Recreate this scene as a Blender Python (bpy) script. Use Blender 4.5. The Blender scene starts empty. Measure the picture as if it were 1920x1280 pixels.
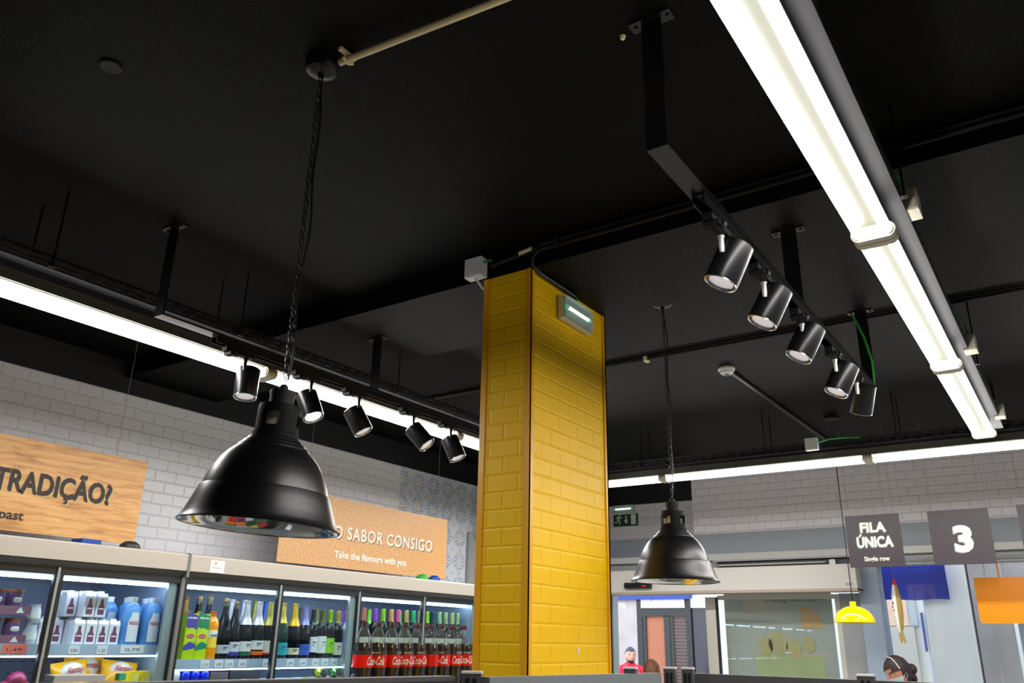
import bpy, bmesh, math, random
from mathutils import Vector, Matrix, Euler
random.seed(7)
PI = math.pi
scene = bpy.context.scene
C = scene.collection

# ------------------------------------------------------------------ camera
F_PX = 1530.0
R_ROWS = ((0.82749815, 0.56118611, 0.0178035), (-0.17880256, 0.29344658, -0.93910529), (-0.53223722, 0.77392458, 0.34316801))
cam_data = bpy.data.cameras.new('camera')
cam = bpy.data.objects.new('camera', cam_data)
C.objects.link(cam)
cam_data.sensor_width = 36.0
cam_data.lens = F_PX / 1920 * 36.0
cam_data.clip_start = 0.05
r0, r1, r2 = (Vector(r) for r in R_ROWS)
rot = Matrix((r0, -r1, -r2)).transposed()
cam.matrix_world = Matrix.Translation((0, 0, 1.65)) @ rot.to_4x4()
cam_data.dof.use_dof = True
cam_data.dof.focus_distance = 3.9
cam_data.dof.aperture_fstop = 5.0
scene.camera = cam

# ------------------------------------------------------------------ world, exposure
world = bpy.data.worlds.new('overcast_sky')
scene.world = world
world.use_nodes = True
bg = world.node_tree.nodes['Background']
bg.inputs['Color'].default_value = (0.90, 0.945, 1.0, 1)
bg.inputs['Strength'].default_value = 3.0
scene.view_settings.view_transform = 'Standard'
scene.view_settings.look = 'None'
scene.view_settings.exposure = 0.15
scene.view_settings.gamma = 1.0
scene.view_settings.use_curve_mapping = False
scene.cycles.max_bounces = 8
scene.cycles.transparent_max_bounces = 16
scene.cycles.caustics_reflective = False
scene.cycles.caustics_refractive = False
scene.cycles.sample_clamp_indirect = 6.0
TUBE = 12.0      # visible glow of the tube glass
TUBE_W = 11.0    # downward light of each tube, watts

# ------------------------------------------------------------------ materials
def srgb(r, g, b):
    def f(c):
        c /= 255.0
        return c / 12.92 if c <= 0.04045 else ((c + 0.055) / 1.055) ** 2.4
    return (f(r), f(g), f(b), 1)

def mat(name, col, rough=0.5, metal=0.0, spec=0.5, bump=0.0, bscale=40.0, var=0.0, vscale=6.0, emit=None, estr=0.0, coat=0.0):
    m = bpy.data.materials.new(name)
    m.use_nodes = True
    nt = m.node_tree
    p = nt.nodes['Principled BSDF']
    p.inputs['Base Color'].default_value = col
    p.inputs['Roughness'].default_value = rough
    p.inputs['Metallic'].default_value = metal
    p.inputs['Specular IOR Level'].default_value = spec
    p.inputs['Coat Weight'].default_value = coat
    tc = nt.nodes.new('ShaderNodeTexCoord')
    if bump > 0:
        n = nt.nodes.new('ShaderNodeTexNoise'); n.inputs['Scale'].default_value = bscale; n.inputs['Detail'].default_value = 4
        b = nt.nodes.new('ShaderNodeBump'); b.inputs['Strength'].default_value = bump; b.inputs['Distance'].default_value = 0.01
        nt.links.new(tc.outputs['Object'], n.inputs['Vector'])
        nt.links.new(n.outputs['Fac'], b.inputs['Height']); nt.links.new(b.outputs['Normal'], p.inputs['Normal'])
    if var > 0:
        n = nt.nodes.new('ShaderNodeTexNoise'); n.inputs['Scale'].default_value = vscale; n.inputs['Detail'].default_value = 6
        nt.links.new(tc.outputs['Object'], n.inputs['Vector'])
        mx = nt.nodes.new('ShaderNodeMix'); mx.data_type = 'RGBA'
        mx.inputs['A'].default_value = tuple(c * (1 - var) for c in col[:3]) + (1,)
        mx.inputs['B'].default_value = tuple(min(1, c * (1 + var)) for c in col[:3]) + (1,)
        nt.links.new(n.outputs['Fac'], mx.inputs['Factor']); nt.links.new(mx.outputs['Result'], p.inputs['Base Color'])
    if emit:
        p.inputs['Emission Color'].default_value = emit
        p.inputs['Emission Strength'].default_value = estr
    return m

def glass_mat(name, tint=(0.93, 0.97, 0.98, 1), ior=1.5, rough=0.0, haze=None, haze_f=0.0):
    m = bpy.data.materials.new(name); m.use_nodes = True
    nt = m.node_tree; nt.nodes.clear()
    o = nt.nodes.new('ShaderNodeOutputMaterial'); t = nt.nodes.new('ShaderNodeBsdfTransparent'); g = nt.nodes.new('ShaderNodeBsdfGlossy')
    lw = nt.nodes.new('ShaderNodeLayerWeight'); lw.inputs['Blend'].default_value = 0.5
    f0 = ((ior - 1) / (ior + 1)) ** 2
    pw = nt.nodes.new('ShaderNodeMath'); pw.operation = 'POWER'; pw.inputs[1].default_value = 5.0; nt.links.new(lw.outputs['Facing'], pw.inputs[0])
    f = nt.nodes.new('ShaderNodeMath'); f.operation = 'MULTIPLY_ADD'; f.inputs[1].default_value = 1 - f0; f.inputs[2].default_value = f0; nt.links.new(pw.outputs[0], f.inputs[0])
    t.inputs['Color'].default_value = tint; g.inputs['Roughness'].default_value = rough
    x = nt.nodes.new('ShaderNodeMixShader')
    nt.links.new(f.outputs[0], x.inputs[0]); nt.links.new(t.outputs[0], x.inputs[1]); nt.links.new(g.outputs[0], x.inputs[2])
    last = x
    if haze:
        d = nt.nodes.new('ShaderNodeBsdfDiffuse'); d.inputs['Color'].default_value = haze
        y = nt.nodes.new('ShaderNodeMixShader'); y.inputs[0].default_value = haze_f
        nt.links.new(x.outputs[0], y.inputs[1]); nt.links.new(d.outputs[0], y.inputs[2]); last = y
    nt.links.new(last.outputs[0], o.inputs['Surface'])
    return m

def tile_mat(name, col, grout, axis, w=0.15, h=0.0725, rough=0.32, edge=0.008, off=(0, 0), depth=0.0028):
    m = mat(name, col, rough=rough, spec=0.45)
    nt = m.node_tree; p = nt.nodes['Principled BSDF']
    tc = nt.nodes.new('ShaderNodeTexCoord'); s = nt.nodes.new('ShaderNodeSeparateXYZ'); cb = nt.nodes.new('ShaderNodeCombineXYZ')
    nt.links.new(tc.outputs['Object'], s.inputs[0])
    if axis == 'XY':   # both faces of a pillar: X along one, Y along the other
        ad = nt.nodes.new('ShaderNodeMath'); ad.operation = 'ADD'
        nt.links.new(s.outputs['X'], ad.inputs[0]); nt.links.new(s.outputs['Y'], ad.inputs[1]); nt.links.new(ad.outputs[0], cb.inputs['X'])
    else:
        nt.links.new(s.outputs[axis], cb.inputs['X'])
    nt.links.new(s.outputs['Z'], cb.inputs['Y'])
    mp = nt.nodes.new('ShaderNodeMapping'); mp.inputs['Location'].default_value = (off[0], off[1], 0)
    nt.links.new(cb.outputs[0], mp.inputs['Vector'])
    br = nt.nodes.new('ShaderNodeTexBrick')
    br.inputs['Scale'].default_value = 1.0
    br.inputs['Brick Width'].default_value = w; br.inputs['Row Height'].default_value = h
    br.inputs['Mortar Size'].default_value = edge; br.inputs['Mortar Smooth'].default_value = 1.0
    br.inputs['Color1'].default_value = (1, 1, 1, 1); br.inputs['Color2'].default_value = (1, 1, 1, 1); br.inputs['Mortar'].default_value = (0, 0, 0, 1)
    nt.links.new(mp.outputs[0], br.inputs['Vector'])
    b = nt.nodes.new('ShaderNodeBump'); b.inputs['Strength'].default_value = 1.0; b.inputs['Distance'].default_value = depth
    inv = nt.nodes.new('ShaderNodeMath'); inv.operation = 'SUBTRACT'; inv.inputs[0].default_value = 1.0
    nt.links.new(br.outputs['Fac'], inv.inputs[1]); nt.links.new(inv.outputs[0], b.inputs['Height']); nt.links.new(b.outputs['Normal'], p.inputs['Normal'])
    rp = nt.nodes.new('ShaderNodeValToRGB'); rp.color_ramp.elements[0].position = 0.72; rp.color_ramp.elements[1].position = 1.0
    rp.color_ramp.elements[0].color = col; rp.color_ramp.elements[1].color = grout
    nt.links.new(br.outputs['Fac'], rp.inputs[0]); nt.links.new(rp.outputs[0], p.inputs['Base Color'])
    return m

def math_node(nt, op, a, b=None, c=None):
    n = nt.nodes.new('ShaderNodeMath'); n.operation = op
    for i, v in enumerate((a, b, c)):
        if v is None: continue
        if isinstance(v, (int, float)): n.inputs[i].default_value = v
        else: nt.links.new(v, n.inputs[i])
    return n.outputs[0]

def azulejo_mat():
    m = mat('azulejo_tile', srgb(196, 202, 210), rough=0.35)
    nt = m.node_tree; p = nt.nodes['Principled BSDF']
    tc = nt.nodes.new('ShaderNodeTexCoord'); s = nt.nodes.new('ShaderNodeSeparateXYZ'); nt.links.new(tc.outputs['Object'], s.inputs[0])
    P = 0.215
    u = math_node(nt, 'SUBTRACT', math_node(nt, 'FRACT', math_node(nt, 'DIVIDE', math_node(nt, 'ADD', s.outputs['Y'], 0.05), P)), 0.5)
    v = math_node(nt, 'SUBTRACT', math_node(nt, 'FRACT', math_node(nt, 'DIVIDE', math_node(nt, 'ADD', s.outputs['Z'], 0.14), P)), 0.5)
    r = math_node(nt, 'SQRT', math_node(nt, 'ADD', math_node(nt, 'MULTIPLY', u, u), math_node(nt, 'MULTIPLY', v, v)))
    th = math_node(nt, 'ARCTAN2', v, u)
    petal = math_node(nt, 'COSINE', math_node(nt, 'MULTIPLY', th, 12.0))
    rings = math_node(nt, 'COSINE', math_node(nt, 'MULTIPLY', r, 62.0))
    pat = math_node(nt, 'GREATER_THAN', math_node(nt, 'ADD', petal, rings), 0.55)
    inr = math_node(nt, 'MULTIPLY', math_node(nt, 'LESS_THAN', r, 0.38), math_node(nt, 'GREATER_THAN', r, 0.13))
    blue = math_node(nt, 'MULTIPLY', pat, inr)
    d = math_node(nt, 'ADD', math_node(nt, 'ABSOLUTE', u), math_node(nt, 'ABSOLUTE', v))
    line = math_node(nt, 'LESS_THAN', math_node(nt, 'ABSOLUTE', math_node(nt, 'SUBTRACT', d, 0.5)), 0.012)
    vo = nt.nodes.new('ShaderNodeTexNoise'); vo.inputs['Scale'].default_value = 60; nt.links.new(tc.outputs['Object'], vo.inputs['Vector'])
    brk = math_node(nt, 'GREATER_THAN', vo.outputs['Fac'], 0.41)
    blue = math_node(nt, 'MULTIPLY', math_node(nt, 'MAXIMUM', blue, line), brk)
    dot = math_node(nt, 'GREATER_THAN', math_node(nt, 'MINIMUM', math_node(nt, 'ABSOLUTE', u), math_node(nt, 'ABSOLUTE', v)), 0.475)
    yel = math_node(nt, 'LESS_THAN', r, 0.085)
    def mix(a, colb, f):
        x = nt.nodes.new('ShaderNodeMix'); x.data_type = 'RGBA'; x.inputs['B'].default_value = colb
        if isinstance(a, tuple): x.inputs['A'].default_value = a
        else: nt.links.new(a, x.inputs['A'])
        nt.links.new(f, x.inputs['Factor']); return x.outputs['Result']
    c = mix(srgb(205, 210, 216), srgb(84, 104, 150), blue)
    c = mix(c, srgb(20, 45, 80), dot)
    c = mix(c, srgb(206, 192, 150), yel)
    nt.links.new(c, p.inputs['Base Color'])
    return m

def wood_mat(name, c1, c2, c3, stretch, axis=1):
    m = mat(name, c1, rough=0.45)
    nt = m.node_tree; p = nt.nodes['Principled BSDF']
    tc = nt.nodes.new('ShaderNodeTexCoord'); mp = nt.nodes.new('ShaderNodeMapping')
    mp.inputs['Scale'].default_value = stretch
    nt.links.new(tc.outputs['Object'], mp.inputs['Vector'])
    n = nt.nodes.new('ShaderNodeTexNoise'); n.inputs['Scale'].default_value = 1.0; n.inputs['Detail'].default_value = 10; n.inputs['Roughness'].default_value = 0.7; n.inputs['Distortion'].default_value = 0.6
    nt.links.new(mp.outputs[0], n.inputs['Vector'])
    rp = nt.nodes.new('ShaderNodeValToRGB'); e = rp.color_ramp.elements
    e[0].position = 0.3; e[0].color = c2; e[1].position = 0.72; e[1].color = c3
    k = e.new(0.5); k.color = c1
    nt.links.new(n.outputs['Fac'], rp.inputs[0]); nt.links.new(rp.outputs[0], p.inputs['Base Color'])
    return m

M = {}
M['ceiling'] = mat('black_ceiling_paint', (0.0024, 0.0022, 0.0021, 1), rough=0.48, spec=0.07, bump=0.4, bscale=150, var=0.35, vscale=1.5)
M['black_wall'] = mat('black_wall_paint', (0.008, 0.008, 0.009, 1), rough=0.5, spec=0.3, bump=0.2, bscale=60)
M['black_metal'] = mat('black_coated_metal', (0.006, 0.006, 0.007, 1), rough=0.3, spec=0.4)
M['black_satin'] = mat('black_satin_shade', (0.005, 0.005, 0.006, 1), rough=0.34, spec=0.42)
M['black_matte'] = mat('black_matte', (0.006, 0.006, 0.007, 1), rough=0.6, spec=0.3)
M['tray'] = mat('dark_grey_galvanised', (0.022, 0.022, 0.026, 1), rough=0.45, metal=0.3)
M['mirror'] = mat('polished_reflector', (0.86, 0.88, 0.86, 1), rough=0.06, metal=1.0)
M['reflector'] = mat('spot_reflector', (0.8, 0.8, 0.8, 1), rough=0.22, metal=1.0, bump=0.3, bscale=200)
M['chrome'] = mat('chrome', (0.75, 0.76, 0.78, 1), rough=0.18, metal=1.0)
M['nickel'] = mat('brushed_nickel', (0.85, 0.84, 0.82, 1), rough=0.45, metal=0.45)
M['cream'] = mat('cream_plastic', srgb(214, 212, 188), rough=0.5)
M['housing'] = mat('grey_green_batten_enamel', srgb(88, 89, 80), rough=0.45)
M['pipe'] = mat('cream_conduit', srgb(244, 226, 176), rough=0.5)
M['green'] = mat('green_cable', srgb(38, 150, 50), rough=0.45)
M['rail'] = mat('price_rail_plastic', srgb(168, 182, 204), rough=0.35)
M['white_plastic'] = mat('white_plastic', srgb(225, 226, 222), rough=0.4)
M['tube'] = mat('fluorescent_tube', (1, 1, 1, 1), rough=0.3, emit=(1.0, 0.965, 0.93, 1), estr=TUBE)
M['tilewhite'] = tile_mat('white_metro_tile_left', srgb(222, 223, 225), srgb(206, 206, 208), 'Y', off=(0.02, 0.0325))
M['tilefront'] = tile_mat('white_metro_tile_front', srgb(222, 220, 222), srgb(204, 202, 204), 'X', off=(0.03, 0.012))
M['tileyellow'] = tile_mat('yellow_metro_tile', srgb(250, 198, 0), srgb(244, 191, 0), 'XY', off=(0.0, 0.03), rough=0.45, depth=0.0016)
M['tileyellow'].node_tree.nodes['Principled BSDF'].inputs['Specular IOR Level'].default_value = 0.25
M['trimyellow'] = mat('ochre_yellow_corner_profile', srgb(236, 170, 8), rough=0.35)
M['azulejo'] = azulejo_mat()
M['floor'] = mat('pale_floor_tile', srgb(168, 166, 160), rough=0.3, var=0.1)
M['greywall'] = mat('plain_grey_wall', srgb(150, 150, 150), rough=0.6)
M['lintel'] = mat('grey_lintel_paint', srgb(140, 148, 155), rough=0.5)
M['ledge'] = mat('pale_grey_ledge', srgb(192, 192, 188), rough=0.5)
M['frontgrey'] = mat('mid_grey_panel', srgb(150, 154, 156), rough=0.45)
M['opbox'] = mat('off_white_door_operator', srgb(208, 205, 198), rough=0.4)
M['opedge'] = mat('beige_anodised_edge', srgb(176, 160, 146), rough=0.4)
M['alu'] = mat('grey_aluminium', srgb(150, 160, 162), rough=0.35, metal=0.5)
M['alu_light'] = mat('pale_aluminium', srgb(196, 196, 184), rough=0.4, metal=0.2)
M['bluegrey'] = mat('blue_grey_column_cladding', srgb(150, 166, 186), rough=0.35)
M['dark_frame'] = mat('dark_gasket', srgb(22, 26, 32), rough=0.35)
M['header'] = mat('warm_white_fridge_header', srgb(170, 164, 153), rough=0.4)
M['fridgegrey'] = mat('grey_fridge_trim', srgb(112, 114, 112), rough=0.4, metal=0.2)
M['fridgein'] = mat('fridge_interior', srgb(150, 166, 190), rough=0.45)
M['shelf'] = mat('pale_shelf_enamel', srgb(200, 212, 226), rough=0.35)
M['fglass'] = glass_mat('fridge_glass', (0.88, 0.95, 0.97, 1), 1.22)
M['wglass'] = glass_mat('shopfront_glass', (0.95, 0.97, 0.97, 1), 1.5, haze=srgb(180, 190, 186), haze_f=0.05)
M['led'] = mat('cool_led_strip', (1, 1, 1, 1), emit=(0.78, 0.88, 1.0, 1), estr=17.0)
M['spotsheen'] = mat('spot_lens', (0.5, 0.5, 0.52, 1), rough=0.15, bump=0.8, bscale=260, emit=(1.0, 0.93, 0.95, 1), estr=0.42)  # faint emission imitates reflections in the lenses of the unlit spots
M['spotlit'] = mat('spot_lens_lit', (0.6, 0.6, 0.6, 1), rough=0.15, bump=0.8, bscale=260, emit=(1.0, 0.95, 0.92, 1), estr=5.0)
M['emled'] = mat('emergency_tube', (1, 1, 1, 1), emit=(0.85, 1.0, 0.95, 1), estr=4.0)
M['emgreen'] = mat('emergency_green_led', srgb(30, 160, 90), emit=(0.05, 0.9, 0.35, 1), estr=0.5)
M['diff'] = glass_mat('emergency_diffuser', (0.8, 0.9, 0.88, 1), 1.4, 0.2, haze=srgb(200, 215, 215), haze_f=0.55)
M['woodsign'] = wood_mat('oak_print', srgb(214, 158, 92), srgb(150, 96, 46), srgb(232, 184, 120), (1, 3.2, 34))
M['cork'] = wood_mat('cork_board', srgb(206, 156, 100), srgb(160, 108, 58), srgb(226, 184, 130), (70, 70, 110))
M['signdark'] = mat('dark_aubergine_sign', srgb(48, 40, 46), rough=0.5)
M['ink'] = mat('dark_brown_ink', srgb(48, 34, 36), rough=0.6)
M['inkshadow'] = mat('sage_shadow_ink', srgb(196, 176, 112), rough=0.6)
M['paper'] = mat('ivory_lettering', srgb(226, 222, 208), rough=0.6)
M['papershade'] = mat('letter_drop_shade', srgb(112, 84, 56), rough=0.7)
M['acid'] = mat('sage_outline', srgb(150, 156, 144), rough=0.6)
M['yellowlamp'] = mat('glossy_yellow_enamel', srgb(246, 208, 8), rough=0.12, coat=0.5)
M['orange'] = mat('orange_panel', srgb(232, 138, 6), rough=0.3)
M['railgrey'] = mat('gondola_grey', srgb(128, 134, 138), rough=0.4)
M['raildark'] = mat('gondola_dark_grey', srgb(84, 84, 84), rough=0.45)
M['white'] = mat('white_card', srgb(232, 232, 230), rough=0.5)
M['tag'] = mat('price_tag_card', srgb(222, 224, 230), rough=0.5)
M['textblack'] = mat('black_print', (0.02, 0.02, 0.025, 1), rough=0.5)
M['blue'] = mat('deep_blue_paint', srgb(12, 62, 150), rough=0.4)
M['awning'] = mat('blue_awning_canvas', srgb(40, 66, 190), rough=0.7, var=0.25, vscale=3)
M['render_white'] = mat('white_render', srgb(232, 234, 236), rough=0.8, var=0.04, vscale=2)
M['stone'] = mat('pale_mottled_stone', srgb(176, 171, 174), rough=0.7, var=0.22, vscale=5, bump=0.2, bscale=8)
M['doorframe'] = mat('black_timber_door', srgb(26, 32, 36), rough=0.4)
M['terracotta'] = mat('terracotta_board', srgb(176, 112, 84), rough=0.7, var=0.12, vscale=3)
M['shutter'] = mat('brown_roller_shutter', srgb(96, 80, 78), rough=0.5)
M['darkglass'] = mat('dark_shop_window', srgb(44, 46, 60), rough=0.15)
M['peach'] = mat('peach_render', srgb(232, 196, 176), rough=0.8)
M['palepane'] = mat('pale_blue_pane', srgb(176, 190, 206), rough=0.3)
M['shopgreen'] = mat('green_lit_shop', srgb(118, 160, 132), rough=0.5)  # green light of the neighbouring shop put into the base colour
M['asphalt'] = mat('street_paving', srgb(130, 128, 126), rough=0.85, var=0.15)
M['exitgreen'] = mat('exit_sign_green', srgb(10, 62, 42), rough=0.5)
M['exitwhite'] = mat('exit_sign_pale', srgb(214, 222, 196), rough=0.5)
M['salmon'] = mat('salmon_card', srgb(244, 120, 110), rough=0.5)
M['red'] = mat('red', srgb(210, 24, 24), rough=0.4)

# ------------------------------------------------------------------ geometry helpers
class MB:
    """collects shapes and links them as one mesh object"""
    def __init__(s): s.bm = bmesh.new()
    def box(s, x0, x1, y0, y1, z0, z1, mtx=None):
        vs = [s.bm.verts.new(Vector(p)) for p in ((x0, y0, z0), (x1, y0, z0), (x1, y1, z0), (x0, y1, z0), (x0, y0, z1), (x1, y0, z1), (x1, y1, z1), (x0, y1, z1))]
        if mtx:
            for v in vs: v.co = mtx @ v.co
        for f in ((3, 2, 1, 0), (4, 5, 6, 7), (0, 1, 5, 4), (1, 2, 6, 5), (2, 3, 7, 6), (3, 0, 4, 7)): s.bm.faces.new([vs[i] for i in f])
        return s
    def quad(s, *pts):
        s.bm.faces.new([s.bm.verts.new(Vector(p)) for p in pts]); return s
    def poly_prism(s, pts, axis, a, b):
        """2D polygon extruded along an axis"""
        def P(p, t):
            return {'X': (t, p[0], p[1]), 'Y': (p[0], t, p[1]), 'Z': (p[0], p[1], t)}[axis]
        A = [s.bm.verts.new(P(p, a)) for p in pts]; B = [s.bm.verts.new(P(p, b)) for p in pts]
        s.bm.faces.new(A[::-1]); s.bm.faces.new(B)
        for i in range(len(pts)):
            j = (i + 1) % len(pts); s.bm.faces.new((A[i], A[j], B[j], B[i]))
        return s
    def lathe(s, prof, n=32, mtx=None, skip=None, close=False):
        rings = []
        for r, z in prof:
            if r < 1e-6: rings.append([s.bm.verts.new((0, 0, z))])
            else: rings.append([s.bm.verts.new((r * math.cos(2 * PI * i / n), r * math.sin(2 * PI * i / n), z)) for i in range(n)])
        if mtx:
            for rg in rings:
                for v in rg: v.co = mtx @ v.co
        for k in range(len(rings) - 1):
            a, b = rings[k], rings[k + 1]
            for i in range(n):
                if skip and skip(k, i): continue
                j = (i + 1) % n
                if len(a) == 1 and len(b) == 1: continue
                if len(a) == 1: f = (a[0], b[i], b[j])
                elif len(b) == 1: f = (a[i], b[0], a[j])
                else: f = (a[i], b[i], b[j], a[j])
                s.bm.faces.new(f)
        return s
    def cyl(s, p0, p1, r, n=12, r1=None):
        p0, p1 = Vector(p0), Vector(p1); d = p1 - p0; L = d.length
        m = Matrix.Translation(p0) @ d.to_track_quat('Z', 'Y').to_matrix().to_4x4()
        r1 = r if r1 is None else r1
        return s.lathe([(0, 0), (r, 0), (r1, L), (0, L)], n, m)
    def tube(s, pts, r, n=8):
        pts = [Vector(p) for p in pts]; rings = []
        for i, p in enumerate(pts):
            d = (pts[min(i + 1, len(pts) - 1)] - pts[max(i - 1, 0)]).normalized()
            up = Vector((0, 0, 1)) if abs(d.z) < 0.9 else Vector((1, 0, 0))
            a = d.cross(up).normalized(); b = d.cross(a)
            rings.append([s.bm.verts.new(p + (a * math.cos(2 * PI * k / n) + b * math.sin(2 * PI * k / n)) * r) for k in range(n)])
        for i in range(len(rings) - 1):
            for k in range(n):
                s.bm.faces.new((rings[i][k], rings[i][(k + 1) % n], rings[i + 1][(k + 1) % n], rings[i + 1][k]))
        s.bm.faces.new(rings[0][::-1]); s.bm.faces.new(rings[-1])
        return s
    def ball(s, c, r, sub=2, sc=(1, 1, 1)):
        res = bmesh.ops.create_icosphere(s.bm, subdivisions=sub, radius=r)
        for v in res['verts']: v.co = Vector((v.co.x * sc[0], v.co.y * sc[1], v.co.z * sc[2])) + Vector(c)
        return s
    def bevel(s, w=0.004, seg=2, ang=40):
        es = [e for e in s.bm.edges if e.is_manifold and e.calc_face_angle(0) > math.radians(ang)]
        bmesh.ops.bevel(s.bm, geom=es, offset=w, segments=seg, affect='EDGES', profile=0.6, clamp_overlap=True); return s
    def build(s, name, m, parent=None, loc=None, smooth=35):
        bmesh.ops.recalc_face_normals(s.bm, faces=s.bm.faces[:])
        me = bpy.data.meshes.new(name); s.bm.to_mesh(me); s.bm.free()
        if isinstance(m, (list, tuple)):
            for x in m: me.materials.append(x)
        elif m: me.materials.append(m)
        if smooth:
            me.polygons.foreach_set('use_smooth', [True] * len(me.polygons))
            me.set_sharp_from_angle(angle=math.radians(smooth))
        o = bpy.data.objects.new(name, me); C.objects.link(o)
        if parent: o.parent = parent
        if loc: o.location = loc
        return o

def tag(o, label, cat, group=None, kind=None):
    o['label'] = label; o['category'] = cat
    if group: o['group'] = group
    if kind: o['kind'] = kind
    return o
def struct(o): o['kind'] = 'structure'; return o
def thing(name, label, cat, loc=(0, 0, 0), rotz=0, group=None):
    o = bpy.data.objects.new(name, None); C.objects.link(o); o.empty_display_size = 0.1
    o.location = loc; o.rotation_euler = (0, 0, rotz)
    return tag(o, label, cat, group)
def dup(root, loc, rot=None, label=None, group=None):
    r = root.copy(); C.objects.link(r); r.location = loc
    if rot is not None: r.rotation_euler = rot
    if label: r['label'] = label
    if group: r['group'] = group
    for ch in list(root.children):
        c = ch.copy(); C.objects.link(c); c.parent = r
        for g in ch.children:
            d = g.copy(); C.objects.link(d); d.parent = c
    return r
def orient(o, loc, axis, up=(0, 0, 1)):
    """point local -Z along axis"""
    o.location = loc; o.rotation_mode = 'XYZ'
    o.rotation_euler = Vector(axis).normalized().to_track_quat('-Z', 'Y').to_euler()

def text_bm(body, size=1.0, bold=0.0, extrude=0.001, xs=1.0, shear=0.0, align='LEFT', spacing=1.0):
    cu = bpy.data.curves.new('lettering', 'FONT'); cu.body = body; cu.size = size; cu.offset = bold * size
    cu.extrude = extrude; cu.shear = shear; cu.align_x = align; cu.space_character = spacing; cu.resolution_u = 3
    o = bpy.data.objects.new('lettering_tmp', cu); C.objects.link(o)
    bpy.context.view_layer.update()
    me = bpy.data.meshes.new_from_object(o.evaluated_get(bpy.context.evaluated_depsgraph_get()))
    bpy.data.objects.remove(o); bpy.data.curves.remove(cu)
    mb = MB(); mb.bm.from_mesh(me); bpy.data.meshes.remove(me)
    for v in mb.bm.verts: v.co.x *= xs
    return mb
AX_LEFT = Matrix(((0, 0, 1), (1, 0, 0), (0, 1, 0)))     # text running along +Y, facing +X
AX_FRONT = Matrix(((1, 0, 0), (0, 0, -1), (0, 1, 0)))   # text running along +X, facing -Y
def place_text(name, body, size, m, parent, pos, ax, fit=None, **kw):
    mb = text_bm(body, size, **kw)
    if fit:
        xs = [v.co.x for v in mb.bm.verts]; ys = [v.co.y for v in mb.bm.verts]
        x0, x1 = min(xs), max(xs)
        k = fit[0] / (x1 - x0)
        ky = fit[1] / max(ys) if len(fit) > 1 and fit[1] else 1
        for v in mb.bm.verts: v.co.x = (v.co.x - x0) * k; v.co.y *= ky
    M4 = Matrix.Translation(pos) @ ax.to_4x4()
    mb.bm.transform(M4)
    return mb.build(name, m, parent, smooth=0)

def bx(name, m, b, parent=None, bev=0.0, **kw):
    mb = MB().box(*b)
    if bev: mb.bevel(bev)
    return mb.build(name, m, parent, **kw)

# ------------------------------------------------------------------ the room shell
ZC = 3.3
struct(bx('floor', M['floor'], (-4.95, 3.5, -3.5, 8.2, -0.1, 0)))
mb = MB(); mb.box(-5.1, 3.6, -3.6, 8.3, ZC, ZC + 0.15)
struct(mb.build('ceiling', M['ceiling']))
struct(bx('trim_1', M['ceiling'], (-4.9, 3.5, 2.74, 3.43, 3.195, ZC - 0.001), bev=0.003))      # the wide shallow beam over the pillar
mb = MB().box(-5.1, -4.9, -3.5, 8.3, 0, ZC); wl = struct(mb.build('wall_left', M['black_wall']))
struct(bx('wall_left_tile', M['tilewhite'], (-4.9, -4.885, -3.4, 5.40, 0, 3.085)))
struct(bx('wall_left_pattern', M['azulejo'], (-4.9, -4.885, 5.40, 6.98, 0, 3.085)))
struct(bx('wall_right', M['greywall'], (3.5, 3.6, -3.5, 8.3, 0, ZC)))
struct(bx('wall_back', M['greywall'], (-4.9, 3.5, -3.6, -3.5, 0, ZC)))
struct(bx('wall_front', M['tilefront'], (-3.14, 3.5, 7.80, 8.02, 2.652, ZC)))
struct(bx('wall_front_recess', M['tilefront'], (-4.9, -3.14, 7.99, 8.02, 2.655, 3.025)))
struct(bx('wall_front_black_band', M['black_wall'], (-4.9, -3.14, 7.97, 8.02, 3.025, ZC)))
struct(bx('wall_front_side', M['greywall'], (-4.9, -4.12, 7.85, 8.02, 0, 2.655)))
# lintel, ledge and grey fascia above the shopfront
struct(bx('trim_2', M['lintel'], (-4.9, -3.14, 7.90, 8.02, 2.46, 2.655)))
struct(bx('trim_3', M['lintel'], (-3.14, 3.5, 7.78, 8.02, 2.46, 2.652)))
struct(bx('trim_4', M['ledge'], (-4.12, 3.5, 7.76, 8.02, 2.40, 2.458), bev=0.003))
struct(bx('trim_5', M['frontgrey'], (-4.12, 3.5, 7.82, 8.02, 2.335, 2.40)))
struct(bx('trim_6', M['ledge'], (-1.50, 3.5, 7.84, 8.02, 2.318, 2.335)))

# pillar
pil = struct(bx('wall_pillar', M['tileyellow'], (-2.038, -1.797, 2.745, 3.425, 0, 3.195)))
for (a, b) in (((-2.045, -2.018, 2.74, 2.752), (-2.045, -2.033, 2.74, 2.767)), ((-1.817, -1.79, 2.74, 2.752), (-1.802, -1.79, 2.74, 2.772)), ((-1.802, -1.79, 3.403, 3.43), (-1.817, -1.79, 3.418, 3.43))):
    mb = MB(); mb.box(a[0], a[1], a[2], a[3], 0, 3.194); mb.box(b[0], b[1], b[2] + 0.0005, b[3], 0, 3.195)
    mb.build('corner_trim', M['trimyellow'], pil)
bx('sticker', M['white'], (-1.797, -1.7935, 3.13, 3.142, 1.60, 1.625), pil)

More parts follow.
